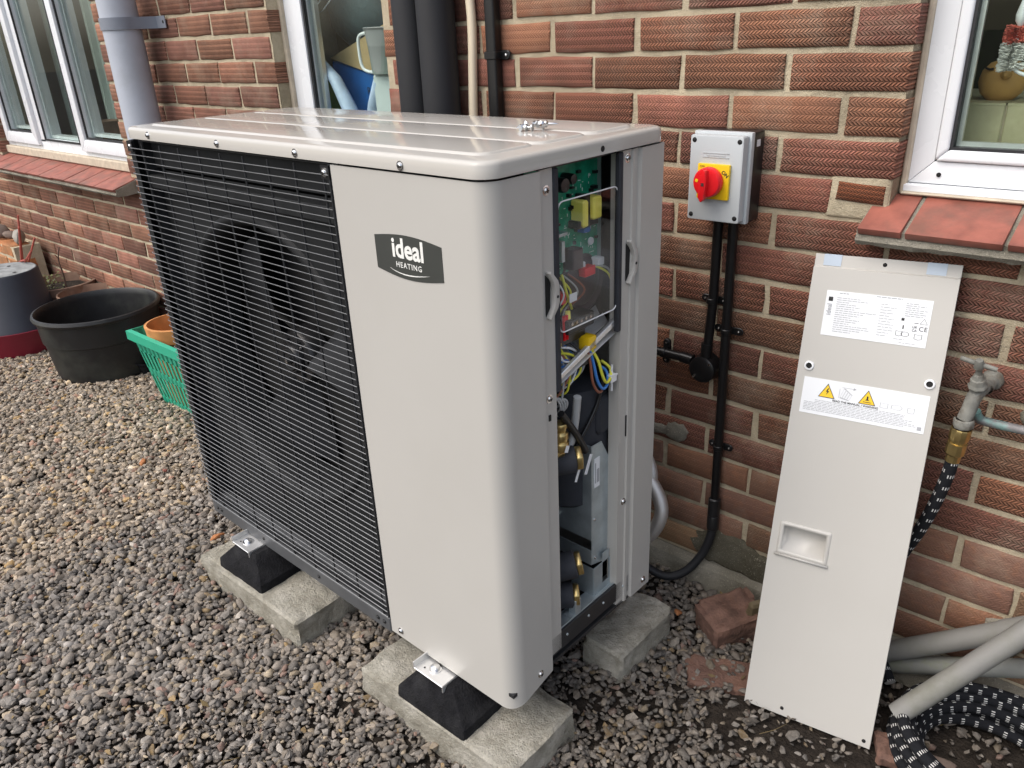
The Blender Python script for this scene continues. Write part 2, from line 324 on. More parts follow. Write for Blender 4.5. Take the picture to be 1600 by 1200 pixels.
def rrect(x0, x1, y0, y1, r, n=5):
    return arc(x0 + r, y0 + r, r, 180, 270, n) + arc(x1 - r, y0 + r, r, 270, 360, n) + arc(x1 - r, y1 - r, r, 0, 90, n) + arc(x0 + r, y1 - r, r, 90, 180, n)
def text_mesh(name, body, size, m, parent, tf, ext=.0003, bold=0.0, align='CENTER', space=1.0):
    cu = bpy.data.curves.new('txt', 'FONT'); cu.body = body; cu.size = size; cu.extrude = ext; cu.offset = bold; cu.align_x = align; cu.align_y = 'CENTER'
    cu.space_character = space; cu.resolution_u = 3
    tmp = bpy.data.objects.new('txt', cu); COL.objects.link(tmp)
    dg = bpy.context.evaluated_depsgraph_get(); me = bpy.data.meshes.new_from_object(tmp.evaluated_get(dg))
    bpy.data.objects.remove(tmp); me.transform(tf); me.materials.clear(); me.materials.append(MT[m]); me.name = name
    return link(name, me, parent)
def project(p):
    q = Vector(p) - CAM; d = q.dot(cf)
    if d <= .05: return None
    return 800 + 1225.34 * q.dot(cr) / d, 600 + 1225.34 * q.dot(cd) / d, d

# ------------------------------------------------------------------ ground and gravel
def gh(x, y): return .012 * mnoise.noise(Vector((x * 1.7, y * 1.7, 0))) + .006 * mnoise.noise(Vector((x * 6, y * 6, 3)))
gx = [-60, -20, -9] + list(np.arange(-6.5, 1.6, .06)) + [4, 20, 60]; gy = [-60, -20, -6] + list(np.arange(-3.0, .31, .06)) + [3]
b = MB(); nX = len(gx)
b.add([(x, y, gh(x, y) - .008 if -6.6 < x < 1.6 and y > -3.1 else -.01) for y in gy for x in gx], [(j * nX + i, j * nX + i + 1, (j + 1) * nX + i + 1, (j + 1) * nX + i) for j in range(len(gy) - 1) for i in range(nX - 1)])
tag(b.build('ground', 'soil', fix=False), 'dark soil under the gravel and along the house wall', None, None, 'structure')

def ico():
    bm = bmesh.new(); bmesh.ops.create_icosphere(bm, subdivisions=2, radius=1)
    v = np.array([x.co[:] for x in bm.verts]); f = np.array([[q.index for q in p.verts] for p in bm.faces]); bm.free(); return v, f
IV, IF = ico()
bm_ = bmesh.new(); bmesh.ops.create_icosphere(bm_, subdivisions=1, radius=1); LV = np.array([x.co[:] for x in bm_.verts]); LF = np.array([[q.index for q in p.verts] for p in bm_.faces]); bm_.free()
def pebble(seed):
    r = np.random.default_rng(seed); v = IV.copy()
    for _ in range(r.integers(7, 13)):                       # planed facets
        n = r.normal(size=3); n /= np.linalg.norm(n); d = r.uniform(.42, .85); k = v @ n; over = np.maximum(k - d, 0)
        v -= np.outer(over * .97, n)
    v += r.normal(scale=.035, size=v.shape); return v
def chip(seed):                          # broken chip: hull of a few points on a lumpy ball
    r = np.random.default_rng(seed); q = r.normal(size=(r.integers(13, 18), 3)); q /= np.linalg.norm(q, axis=1)[:, None]; q *= r.uniform(.78, 1.12, size=(len(q), 1))
    bm = bmesh.new(); [bm.verts.new(p) for p in q]; res = bmesh.ops.convex_hull(bm, input=bm.verts)
    bmesh.ops.delete(bm, geom=[v for v in bm.verts if not v.link_faces], context='VERTS'); bm.verts.index_update()
    v = np.array([x.co[:] for x in bm.verts]); f = np.array([[z.index for z in p.verts] for p in bm.faces]); bm.free(); return v, f
PV = [chip(i) for i in range(40)]; LPV = []
for i in range(16):
    q = np.random.default_rng(900 + i); LPV.append(LV * (1 + q.normal(scale=.14, size=(len(LV), 1))))
def darker(x, y):      # how far stones darken right of the heat pump and under it
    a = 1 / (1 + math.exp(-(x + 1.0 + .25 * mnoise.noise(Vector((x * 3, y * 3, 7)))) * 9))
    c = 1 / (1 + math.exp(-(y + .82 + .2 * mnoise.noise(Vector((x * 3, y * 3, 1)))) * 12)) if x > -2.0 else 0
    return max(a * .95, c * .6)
PAL = [((.25, .215, .180), 36), ((.20, .18, .158), 30), ((.31, .26, .205), 16), ((.36, .29, .20), 9), ((.13, .118, .108), 10), ((.25, .155, .12), 4), ((.42, .38, .33), 5), ((.28, .19, .085), 3), ((.34, .31, .28), 5)]
pal = [c for c, w in PAL for _ in range(w)]
def scatter(N, layer):
    VV, FF, TT = [], [], []; k = 0; made = 0; n = 0
    while made < N and n < N * 12:
        n += 1; x = RNG.uniform(-5.6, .35); y = RNG.uniform(-1.6, -.015)
        p = project((x, y, 0))
        if p is None or not (-230 < p[0] < 1830 and p[1] < 1560): continue
        far = p[2] > 1.75
        if any(x0 < x < x1 and y0 < y < y1 for x0, x1, y0, y1 in ((-1.80, -1.38, -.80, -.62), (-1.14, -.72, -.80, -.61), (-.81, -.72, -.42, -.23))): continue
        if -1.9 < x < -1.0 and -.55 < y < -.05 and RNG.random() < .6: continue
        dm = darker(x, y)
        if x > -.95 and RNG.random() < (.22 if layer == 0 else .42): continue
        if x > -.52 and y > -.42 and RNG.random() < .7: continue
        s = RNG.lognormal(math.log(.0058), .30) * (1.12 if layer else 1.0) * (1.15 if far else 1.0); s = min(s, .0135)
        a = s * RNG.uniform(1.0, 1.65); bb = s * RNG.uniform(.75, 1.05); c = s * RNG.uniform(.38, .8)
        base, fidx = (LPV[RNG.integers(len(LPV))], LF) if far else PV[RNG.integers(len(PV))]
        v = base * (a, bb, c)
        th = RNG.uniform(0, 2 * PI); tx = RNG.normal(0, .45 if layer else .3); ty = RNG.normal(0, .35)
        M = np.array((Matrix.Rotation(th, 3, 'Z') @ Matrix.Rotation(tx, 3, 'X') @ Matrix.Rotation(ty, 3, 'Y')))
        z = gh(x, y) + c * .35 + (RNG.uniform(.005, .012) if layer else RNG.uniform(-.003, .003))
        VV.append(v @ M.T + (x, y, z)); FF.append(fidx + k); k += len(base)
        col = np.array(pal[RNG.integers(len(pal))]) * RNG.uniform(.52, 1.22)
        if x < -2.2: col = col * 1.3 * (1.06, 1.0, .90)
        darken = dm * RNG.uniform(.5, 1.0)
        col = col * (1 - .62 * darken) * (1 + np.array((.0, -.03, -.08)) * darken)
        TT.append(np.tile(np.append(col, 1 - .55 * darken), (len(base), 1))); made += 1
    return VV, FF, TT
def stones_object(name, lists):
    V = np.concatenate([np.concatenate(l[0]) for l in lists]); off = 0; F = []
    for l in lists:
        F.append(np.concatenate(l[1]) + off); off += sum(len(q) for q in l[0])
    F = np.concatenate(F); T = np.concatenate([np.concatenate(l[2]) for l in lists])
    me = bpy.data.meshes.new(name); me.vertices.add(len(V)); me.vertices.foreach_set('co', V.ravel().astype('f'))
    me.loops.add(F.size); me.loops.foreach_set('vertex_index', F.ravel().astype('i'))
    me.polygons.add(len(F)); me.polygons.foreach_set('loop_start', np.arange(0, F.size, 3, dtype='i')); me.polygons.foreach_set('use_smooth', np.concatenate([np.full(len(q), RNG.random() < .5) for l in lists for q in l[1]]))
    at = me.color_attributes.new('tone', 'FLOAT_COLOR', 'POINT'); at.data.foreach_set('color', T.ravel().astype('f'))
    me.update(); me.validate(); me.materials.append(MT['stone']); return link(name, me)
g = stones_object('gravel', [scatter(49000, 0), scatter(44000, 1)])
tag(g, 'loose grey and brown gravel covering the ground around the heat pump', 'gravel', None, 'stuff')

# ------------------------------------------------------------------ the house wall
house = thing('brick_house', 'red herringbone-textured brick house wall with three white framed windows', 'house', (-2.4, .15, 0))
OPEN = [(-5.08, -3.545, .80, 2.6), (-2.325, -1.792, .93, 2.6), (-.427, .75, .992, 2.6)]
X0, X1, ZT = -6.6, 1.3, 2.2
def course_z(k): return 1.345 - .075 * k + [0, .0, .001, -.001, .002][k % 5]
def patch(b, x0, x1, z0, z1, y=.0048):
    nx = max(2, int((x1 - x0) / .016)); nz = max(2, int((z1 - z0) / .016)); k = len(b.v); vs = []
    for j in range(nz + 1):
        for i in range(nx + 1):
            x = x0 + (x1 - x0) * i / nx; z = z0 + (z1 - z0) * j / nz
            vs.append((x, y + .0022 * mnoise.noise(Vector((x * 30, z * 30, 0))) + .0014 * mnoise.noise(Vector((x * 90, z * 90, 5))), z))
    b.add(vs, [(j * (nx + 1) + i, j * (nx + 1) + i + 1, (j + 1) * (nx + 1) + i + 1, (j + 1) * (nx + 1) + i) for j in range(nz) for i in range(nx)])
mw = MB(); cur = X0
for (a, c, z0, z1) in OPEN:
    patch(mw, cur, a - .003, -.15, ZT); patch(mw, a - .003, c + .003, -.15, z0 - .003)
    if a > -4:
        mw.box(a - .02, a - .003, .007, .26, z0, ZT)
    else: mw.box(a - .02, a - .003, .007, .26, z0, ZT)
    if c < .7: mw.box(c + .003, c + .02, .007, .26, z0, ZT)
    mw.box(a - .003, c + .003, .008, .26, z0 - .02, z0 - .003)
    cur = c + .003
patch(mw, cur, X1, -.15, ZT)
mw.build('mortar', 'mortar', house, world=True, smooth=60, fix=False)
shell = MB()
for (x0, x1, z0, z1) in [(X0, -5.1, -.2, ZT), (-3.52, -2.35, -.2, ZT), (-1.77, -.45, -.2, ZT), (.77, X1, -.2, ZT), (-5.1, -3.52, -.2, .775), (-2.35, -1.77, -.2, .90), (-.45, .77, -.2, .965)]:
    shell.box(x0, x1, .03, .26, z0, z1)
shell.build('inner_wall', 'cement', house, world=True)

def brick_mesh(L, seed, D=.1):
    r = random.Random(seed); H = .065; j = lambda s=.0019: r.uniform(-s, s)
    nx = 4 if L > .15 else 2; hx, hz = L / 2, H / 2; ring = []
    for i in range(nx): ring.append((-hx + L * i / nx, -hz))
    for i in range(2): ring.append((hx, -hz + H * i / 2))
    for i in range(nx): ring.append((hx - L * i / nx, hz))
    for i in range(2): ring.append((-hx, hz - H * i / 2))
    ring = [(x + j(), z + j()) for x, z in ring]
    ins = [(x * (1 - .0035 / hx) + j(.0006), z * (1 - .0038 / hz) + j(.0006)) for x, z in ring]
    b = MB(); b.loft([[(x, D, z) for x, z in ring], [(x, .0025 + j(.0008), z) for x, z in ring], [(x, -.0004 + j(.0004), z) for x, z in ins]])
    bm_ = b; bmv = bmesh.new(); vs = [bmv.verts.new(p) for p in bm_.v]
    for f in bm_.f[:-2] + [bm_.f[-1]]: bmv.faces.new([vs[i] for i in f])
    bmesh.ops.recalc_face_normals(bmv, faces=bmv.faces)
    for f in bmv.faces: f.smooth = True
    for e in bmv.edges: e.smooth = len(e.link_faces) == 2 and e.calc_face_angle(0) < R(50)
    me = bpy.data.meshes.new('brick'); bmv.to_mesh(me); bmv.free(); me.materials.append(MT['brick']); return me
FULL = [brick_mesh(.2145, 100 + i) for i in range(9)]; HALF = [brick_mesh(.1045, 200 + i) for i in range(5)]
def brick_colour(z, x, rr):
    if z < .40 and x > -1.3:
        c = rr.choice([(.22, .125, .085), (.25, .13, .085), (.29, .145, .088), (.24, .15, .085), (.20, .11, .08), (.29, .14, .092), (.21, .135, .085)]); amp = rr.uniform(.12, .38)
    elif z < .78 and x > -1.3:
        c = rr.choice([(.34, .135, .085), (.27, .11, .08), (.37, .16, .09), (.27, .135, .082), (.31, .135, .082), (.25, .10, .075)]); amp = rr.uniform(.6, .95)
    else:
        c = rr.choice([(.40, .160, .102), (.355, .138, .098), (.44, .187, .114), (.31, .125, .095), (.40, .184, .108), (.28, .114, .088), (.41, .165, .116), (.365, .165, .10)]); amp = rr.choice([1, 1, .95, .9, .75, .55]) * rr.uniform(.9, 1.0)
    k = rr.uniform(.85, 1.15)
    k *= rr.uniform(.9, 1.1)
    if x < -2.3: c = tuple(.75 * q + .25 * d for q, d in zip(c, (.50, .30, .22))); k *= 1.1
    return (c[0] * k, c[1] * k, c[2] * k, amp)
slots = []
rr = random.Random(5)
for k in range(-11, 18):
    zc = (course_z(k) + course_z(k + 1)) / 2; shift = 0 if k % 2 == 0 else .1125
    i = -26
    while True:
        xc = -1.0935 + .0 + i * .2245 + shift + rr.uniform(-.003, .003); i += 1
        if xc > X1: break
        if xc < X0: continue
        a, c = xc - .107, xc + .107; cut = False
        for (oa, oc, z0, z1) in OPEN:
            if zc > z0 - .02 and zc < z1:
                if a >= oa - .012 and c <= oc + .012: cut = True
                elif a < oa < c: c = oa
                elif a < oc < c: a = oc
        if k == 4 and abs((a + c) / 2 + .48) < .11: c = -.545 if c < -.4 else c
        if cut or c - a < .03: continue
        slots.append((a, c, zc, k))
    # closers beside openings
def blocked(p):   # hidden behind the heat pump or the leaning panel?
    p = Vector(p); d = p - CAM
    for (x0, x1, y0, y1, z0, z1) in [(-1.84, -.75, -.73, -.32, .2, 1.15)]:
        t0, t1 = 0, 1
        for a, lo, hi in ((0, x0, x1), (1, y0, y1), (2, z0, z1)):
            if abs(d[a]) < 1e-9: continue
            u, v = (lo - CAM[a]) / d[a], (hi - CAM[a]) / d[a]
            if u > v: u, v = v, u
            t0, t1 = max(t0, u), min(t1, v)
        if t0 < t1: return True
    return False
vis = []
for s in slots:
    q = project(((s[0] + s[1]) / 2, 0, s[2]))
    ok = q and -30 < q[0] < 1630 and -20 < q[1] < 1210 and not blocked(((s[0] + s[1]) / 2, 0, s[2]))
    if ok: vis.append((q[2], s))
vis.sort(); near = set(s for d, s in vis[:296])
HI = world_of(house).inverted()
FV, FF_, FT = [], [], []; kk = 0
for s in slots:
    a, c, zc, k = s; L = c - a; y = rr.uniform(-.0016, .0012); dz = rr.uniform(-.0012, .0012)
    pool, base = (FULL, .2145) if L > .16 else (HALF, .1045)
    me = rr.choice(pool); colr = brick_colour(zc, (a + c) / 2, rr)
    M = Matrix.Translation(((a + c) / 2, y, zc + dz)) @ Matrix.Rotation(rr.uniform(-.004, .004), 4, 'Y') @ Matrix.Diagonal((L / base * rr.uniform(.985, 1.0), 1, rr.uniform(.965, 1.0), 1))
    if s in near:
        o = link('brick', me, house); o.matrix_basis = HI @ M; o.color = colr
    else:
        vs = np.array([(M @ v.co)[:] for v in me.vertices]); FV.append(vs)
        for p in me.polygons: FF_.append([i + kk for i in p.vertices])
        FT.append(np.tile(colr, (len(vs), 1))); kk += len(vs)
V = np.concatenate(FV); me = bpy.data.meshes.new('brick'); me.from_pydata([tuple(HI @ Vector(v)) for v in V], [], FF_)
at = me.color_attributes.new('tone', 'FLOAT_COLOR', 'POINT'); at.data.foreach_set('color', np.concatenate(FT).ravel().astype('f')); me.materials.append(MT['brick_far'])
tag(link('brick', me, house), kind='stuff')

# cement repairs and footing
def blob(b, cx, cz, rx, rz, y0, y1, seed, n=18):
    r = random.Random(seed); poly = [(cx + rx * math.cos(2 * PI * i / n) * r.uniform(.75, 1.1), cz + rz * math.sin(2 * PI * i / n) * r.uniform(.75, 1.1)) for i in range(n)]
    inn = [(cx + (x - cx) * .8, cz + (z - cz) * .75) for x, z in poly]
    b.loft([[(x, y1, z) for x, z in poly], [(x, (y0 + y1) / 2, z) for x, z in poly], [(x, y0 + r.uniform(-.0008, .0008), z) for x, z in inn]])
b = MB(); blob(b, -.84, .405, .035, .03, -.006, .004, 1); blob(b, -.89, .40, .05, .016, -.004, .004, 2); b.build('mortar_patch', 'cement', house, world=True, smooth=70)
b = MB(); blob(b, -.68, .115, .10, .058, -.007, .004, 3, 26); blob(b, -.60, .10, .07, .05, -.006, .004, 4, 22); b.build('render_patch', 'render', house, world=True, smooth=70)
b = MB(); blob(b, -.09, .175, .045, .05, -.008, .004, 5); b.build('mortar_patch', 'cement', house, world=True, smooth=70)
b = MB(); blob(b, -.12, .66, .03, .035, -.006, .004, 6); b.build('mortar_patch', 'cement', house, world=True, smooth=70)
b = MB(); b.prism([(-.546, .972), (-.432, .972), (-.430, 1.045), (-.436, 1.054), (-.52, 1.057), (-.540, 1.05)], 'y', .0005, .05); b.build('mortar_patch', 'mortar', house, world=True, bevel=.007, seg=3, smooth=60)
o = link('brick', HALF[1], house); o.matrix_basis = HI @ Matrix.Translation((-.482, -.003, 1.022)) @ Matrix.Rotation(.05, 4, 'Y') @ Matrix.Diagonal((.82, 1, .52, 1)); o.color = (.40, .13, .06, 1)
b = MB(); pts = []
n = 60
rings = []
for i in range(n + 1):
    x = -3.4 + 4.2 * i / n; d = .035 + .008 * mnoise.noise(Vector((x * 9, 0, 0))); h = .066 + .006 * mnoise.noise(Vector((x * 7, 2, 0)))
    rings.append([(x, .01, -.1), (x, -d - .012, -.1), (x, -d, h - .03), (x, -d + .006, h - .004), (x, -d + .014, h), (x, .01, h + .002)])
b.loft(rings); b.build('footing', 'cement', house, world=True, smooth=40)

# ------------------------------------------------------------------ windows
def frame_rect(b, x0, x1, z0, z1, w, y0, y1, sides='lrbt'):
    if 'b' in sides: b.prism([(x0, z0), (x1, z0), (x1 - w, z0 + w), (x0 + w, z0 + w)], 'y', y0, y1)
    if 't' in sides: b.prism([(x0, z1), (x1, z1), (x1 - w, z1 - w), (x0 + w, z1 - w)], 'y', y0, y1)
    if 'l' in sides: b.prism([(x0, z0), (x0 + w, z0 + w), (x0 + w, z1 - w), (x0, z1)], 'y', y0, y1)
    if 'r' in sides: b.prism([(x1, z0), (x1 - w, z0 + w), (x1 - w, z1 - w), (x1, z1)], 'y', y0, y1)
# right kitchen window
w3 = MB(); frame_rect(w3, -.417, .74, 1.040, 2.15, .040, .050, .11); w3 = w3.build('window', 'upvc', house, world=True, bevel=.003, seg=2)
tag(w3, 'white window frame above the red tiled sill at the right')
b = MB(); frame_rect(b, -.3755, .70, 1.0815, 2.10, .020, .041, .10); b.build('sash', 'upvc', w3, world=True, bevel=.006, seg=3)
b = MB(); frame_rect(b, -.3565, .68, 1.1005, 2.08, .006, .0465, .09); b.build('gasket', 'seal', w3, world=True)
b = MB(); b.box(-.352, .675, .058, .062, 1.105, 2.075); b.build('glass_pane', 'glass', w3, world=True)
b = MB(); frame_rect(b, -.3505, .67, 1.1065, 2.07, .008, .066, .075); b.build('spacer_bar', 'alu', w3, world=True)
b = MB(); b.box(-.423, .74, .042, .11, 1.023, 1.039); b.build('window_board', 'upvc', w3, world=True, bevel=.003)
b = MB(); b.lathe([(.0, -.0015), (.004, -.001), (.004, .003)], (-.366, .049, 1.057), (0, 1, 0), 10); b.build('screw_hole', 'dark', w3, world=True)
b = MB(); b.prism([(-.4275, 1.02), (-.416, 1.02), (-.416, 2.1), (-.4275, 2.1)], 'y', .043, .06); b.box(-.424, .74, .035, .05, 1.0195, 1.025); b.build('sealant', 'sealant', w3, world=True, bevel=.003)
# middle window
w2 = MB(); frame_rect(w2, -2.320, -1.74, .95, 2.15, .05, .060, .12); w2 = w2.build('window', 'upvc', house, world=True, bevel=.004, seg=2)
tag(w2, 'white framed window crammed with clutter behind the heat pump')
b = MB(); frame_rect(b, -2.268, -1.79, 1.0, 2.10, .048, .052, .11); b.build('sash', 'upvc', w2, world=True, bevel=.006, seg=2)
b = MB(); frame_rect(b, -2.222, -1.83, 1.045, 2.05, .010, .058, .070); b.build('gasket', 'seal', w2, world=True)
b = MB(); b.box(-2.212, -1.84, .075, .079, 1.05, 2.04); b.build('glass_pane', 'glass', w2, world=True)
b = MB(); frame_rect(b, -2.209, -1.84, 1.055, 2.04, .016, .085, .10); b.build('spacer_bar', 'alu', w2, world=True)
b = MB(); b.box(-2.33, -2.315, .045, .062, .95, 2.1); b.build('sealant', 'sealant', w2, world=True, bevel=.003)
# left three-light window
w1 = MB(); frame_rect(w1, -5.09, -3.53, .862, 2.15, .055, .052, .13); w1.box(-4.60, -4.535, .052, .13, .90, 2.1); w1.box(-4.105, -4.04, .052, .13, .90, 2.1)
w1 = w1.build('window', 'upvc', house, world=True, bevel=.004, seg=2); tag(w1, 'white three-light window over the long red tiled sill at the left')
for (a, c) in ((-5.05, -4.60), (-4.075, -3.55)):
    b = MB(); frame_rect(b, a, c, .885, 2.12, .055, .034, .09); b.build('sash', 'upvc', w1, world=True, bevel=.006, seg=2)
for (a, c, z) in ((-4.99, -4.66, .945), (-4.53, -4.11, .915), (-4.015, -3.61, .945)):
    b = MB(); frame_rect(b, a - .004, c + .004, z - .004, 2.06, .009, .046, .053); b.build('gasket', 'seal', w1, world=True)
    b = MB(); b.box(a, c, .07, .074, z, 2.06); b.build('glass_pane', 'glass', w1, world=True)
    b = MB(); frame_rect(b, a + .004, c - .004, z + .006, 2.05, .013, .080, .125); b.build('inner_frame', 'upvc', w1, world=True)
b = MB(); b.box(-3.56, -3.535, .02, .055, .83, 2.1); b.box(-5.08, -3.54, .03, .06, .822, .862); b.build('sealant', 'sealant', w1, world=True, bevel=.004)
# rooms behind the panes
def room(x0, x1, z0, z1, d, m, name='room_wall'):
    b = MB(); b.box(x0 - .03, x0, .27, d, z0, z1); b.box(x1, x1 + .03, .27, d, z0, z1); b.box(x0, x1, d, d + .03, z0, z1); b.box(x0, x1, .27, d, z1, z1 + .03); b.box(x0, x1, .27, d, z0 - .03, z0)
    b.build(name, m, house, world=True)
room(-.9, 1.25, .6, 2.4, 2.2, 'wallg'); room(-2.7, -1.4, .75, 2.3, .95, 'wallg'); room(-6.5, -3.2, .1, 2.4, 2.3, 'wallb')
b = MB()
for (x0, x1, z0, z1) in [(X0, -5.1, 0, ZT), (-3.5, -2.37, 0, ZT), (-1.76, -.46, 0, ZT), (.77, X1, 0, ZT)]: b.box(x0, x1, .262, .268, z0, z1)
b.box(X0, X1, .10, .27, ZT, ZT + .3); b.build('wall_lining', 'cement', house, world=True)

# window sills: tiles on a ragged mortar bed
def sill(x0, x1, zb, zf, yb, yf, joints, seed, label):
    r = random.Random(seed); n = int((x1 - x0) / .012); rings = []
    bed = MB()
    for i in range(n + 1):
        x = x0 + (x1 - x0) * i / n; rag = .006 + .007 * mnoise.noise(Vector((x * 26, seed, 0))) + .005 * mnoise.noise(Vector((x * 70, seed, 4)))
        rings.append([(x, yb, zb - .0035), (x, yf + .010, zf - .0035), (x, yf + .012, zf - .012), (x, yf + .006 + .003 * mnoise.noise(Vector((x * 50, 1, seed))), zf - .024), (x, yf + .014, zf - .030 - rag * .5), (x, yf + .026, zf - .026 - rag), (x, yf + .05, zf - .034), (x, yb, zb - .07)])
    bed.loft(rings); s = bed.build('window_sill', 'cement', house, world=True, smooth=50); tag(s, label)
    js = [x0] + joints + [x1]
    for a, c in zip(js, js[1:]):
        g0 = .003 + r.uniform(0, .0015); b = MB(); e = r.uniform(-.0015, .0015); yf2 = yf + r.uniform(-.002, .001)
        b.hexa([(a + g0, yf2 + .009, zf - .013 + e), (c - g0, yf2 + .009, zf - .013 + e), (c - g0, yb, zb - .013), (a + g0, yb, zb - .013), (a + g0, yf2, zf + e), (c - g0, yf2, zf + e), (c - g0, yb, zb), (a + g0, yb, zb)])
        b.build('tile', 'tile', s, world=True, bevel=.0022, seg=2)
    return s
sill(-.462, .78, 1.019, .973, .045, -.067, [-.381, -.221, -.061, .099, .259, .42, .58], 3, 'red tiled window sill on crumbling mortar above the leaning panel')
sill(-5.12, -3.50, .823, .777, .05, -.105, [-4.96, -4.80, -4.64, -4.477, -4.314, -4.161, -4.015, -3.854, -3.695], 9, 'long red tiled window sill behind the heat pump')

# ------------------------------------------------------------------ heat pump
UY = -0.02578
hp = thing('heat_pump', 'large beige heat pump with black wire fan grille and open right side', 'heat pump', (-.738, -.75, .169), UY)
def P(name, mb, m, parent=hp, **k): return mb.build(name, m, parent, **k)
rc = .034
plan = [(-.357, .014), (-.357, 0)] + arc(-rc, rc, rc, 270, 360, 10)[0:] + [(0, .112)]
b = MB(); b.sheet(plan, -.010, .970, .0018)
b.v = [(x, y, z + .026 * max(0, y - .004) / .108 if z < 0 else z) for x, y, z in b.v]
front = P('front_panel', b, 'paint', smooth=40)
b = MB(); b.sheet([(-.0008, .1125), (-.006, .116), (-.006, .147), (-.03, .147)], .045, .970, .0015); P('front_flange', b, 'paint', smooth=30)
b = MB(); b.sheet([(-.03, .331), (-.006, .331), (-.006, .355), (-.003, .357), (-.003, .364), (-.006, .366), (-.006, .376), (0, .379), (0, .447), (-.004, .451), (-1.118, .451)], .025, .970, .0015); P('rear_panel', b, 'paint', smooth=30)
# lid with pressed pads
outer = rrect(-1.128, .003, -.003, .455, .034, 8)
def inset(poly, d):
    cx, cy = -.56, .226; return [(x + (d if x < cx else -d), y + (d if y < cy else -d)) for x, y in poly]
b = MB(); b.loft([[(x, y, z) for x, y in inset(outer, i)] for i, z in ((.002, .9735), (0, .974), (0, .9915), (.0012, .9950), (.0035, .9975), (.007, .9985))])
P('lid', b, 'paintlid', smooth=50)
for (v0, v1) in ((.040, .158), (.166, .288), (.296, .418)):
    pr = rrect(-1.085, -.045, v0, v1, .022, 5); cx, cy = -.565, (v0 + v1) / 2
    ins = lambda d: [(x + (d if x < cx else -d), y + (d if y < cy else -d)) for x, y in pr]
    b = MB(); b.loft([[(x, y, .9980) for x, y in ins(-.0026)], [(x, y, .9990) for x, y in ins(-.0016)], [(x, y, 1.0010) for x, y in ins(.0004)], [(x, y, 1.0017) for x, y in ins(.0014)], [(x, y, 1.0019) for x, y in ins(.003)]]); P('pressed_pad', b, 'paintlid', smooth=80)
# screws
b = MB(); b.lathe([(.0, -.0042), (.003, -.0042), (.0048, -.0030), (.0052, -.0012), (.0078, -.0010), (.008, .0005)], (0, 0, 0), (0, 1, 0), 14, cap=True); sc0 = P('screw', b, 'steel', smooth=50)
b = MB(); b.box(-.0032, .0032, -.0050, -.0040, -.0006, .0006); b.box(-.0006, .0006, -.0050, -.0040, -.0032, .0032); scx = P('cross_slot', b, 'dark', sc0)
def screw(u, v, w, side):
    global sc0
    if not sc0.get('used'): o = sc0; o['used'] = 1
    else:
        o = sc0.copy(); COL.objects.link(o); c = scx.copy(); COL.objects.link(c); c.parent = o
    o.location = (u, v, w); o.rotation_euler = (0, 0, PI / 2 if side else 0); o.rotation_euler.y = random.uniform(0, 1.5) if not side else 0
for u, w in ((-1.005, .985), (-.713, .984), (-.45, .983), (-.174, .982), (-.325, .007)): screw(u, 0 if w < .5 else -.003, w, False)
for v, w, u in ((.131, .939, -.006), (.344, .957, -.006), (.128, .596, -.006), (.350, .282, -.006), (.075, .035, 0), (.423, .045, 0)): screw(u, v, w, True)
del sc0['used']
b = MB(); b.lathe([(0, -.0006), (.0048, -.0006), (.0048, .003)], (.003, .262, .983), (-1, 0, 0), 12, cap=True); P('screw_hole', b, 'dark')
# badge
top = [(-.259 + .158 * t, .8675 + .0075 * math.sin(PI * t)) for t in np.linspace(0, 1, 13)]; bot = [(-.101 - .158 * t, .813 - .0095 * math.sin(PI * t)) for t in np.linspace(0, 1, 13)]
b = MB(); b.prism(top + bot, 'y', -.0009, .0004); bd = P('badge', b, 'badge', smooth=20)
FT_ = lambda u, w, v=-.0011: Matrix.Translation((u, v, w)) @ Matrix.Rotation(PI / 2, 4, 'X')
text_mesh('lettering', 'ideal', .0445, 'badgew', bd, FT_(-.1795, .8515) @ Matrix.Diagonal((.93, 1, 1, 1)), .0002, .0011, space=1.0)
text_mesh('lettering', 'HEATING', .0126, 'badgew', bd, FT_(-.1795, .8255), .0002, .0001, space=1.22)
b = MB(); n = 16
sw = [(-.226 + .094 * i / n, .8175 - .0058 * math.sin(PI * (i / n) ** .8)) for i in range(n + 1)]
b.prism(sw + [(u, w - .0016 * math.sin(PI * i / n) - .0001) for i, (u, w) in reversed(list(enumerate(sw)))], 'y', -.0013, -.0005); P('swoosh', b, 'badgew', bd)
# grille
gr = MB(); gr.box(-1.121, -1.09, .055, .065, .02, .965); gr = P('grille', gr, 'blackm'); tag(gr, 'black wire grille over the fan')
wp = [(-.3605, -.004, 0), (-1.115, -.004, 0)] + [(x, y, 0) for x, y in arc(-1.117, .016, .020, 270, 180, 5)] + [(-1.137, .10, 0)]
b = MB(); b.tube(wp, .00085, 6); w0 = P('wire', b, 'wire', gr); w0.location.z = .953
for i in range(1, 66):
    o = w0.copy(); COL.objects.link(o); o.location.z = .953 - i * .01425
b = MB(); b.tube([(0, .0005, .012), (0, .0005, .965)], .0019, 6); v0_ = P('upright_wire', b, 'blackm', gr); v0_.location.x = -1.056
for i in range(1, 9):
    o = v0_.copy(); COL.objects.link(o); o.location.x = -1.056 + .0845 * i
b = MB(); b.tube([(-1.09, .012, .968), (-.365, .012, .968)], .0016, 6); b.tube([(-.364, .001, .012), (-.364, .001, .965)], .002, 6); P('rim_wire', b, 'blackm', gr)
for q in ((-.368, -.3575, .002, .03, .0, .970), (-1.127, -1.105, .025, .06, .0, .972)): P('grille_post', MB().box(*q), 'blackm')
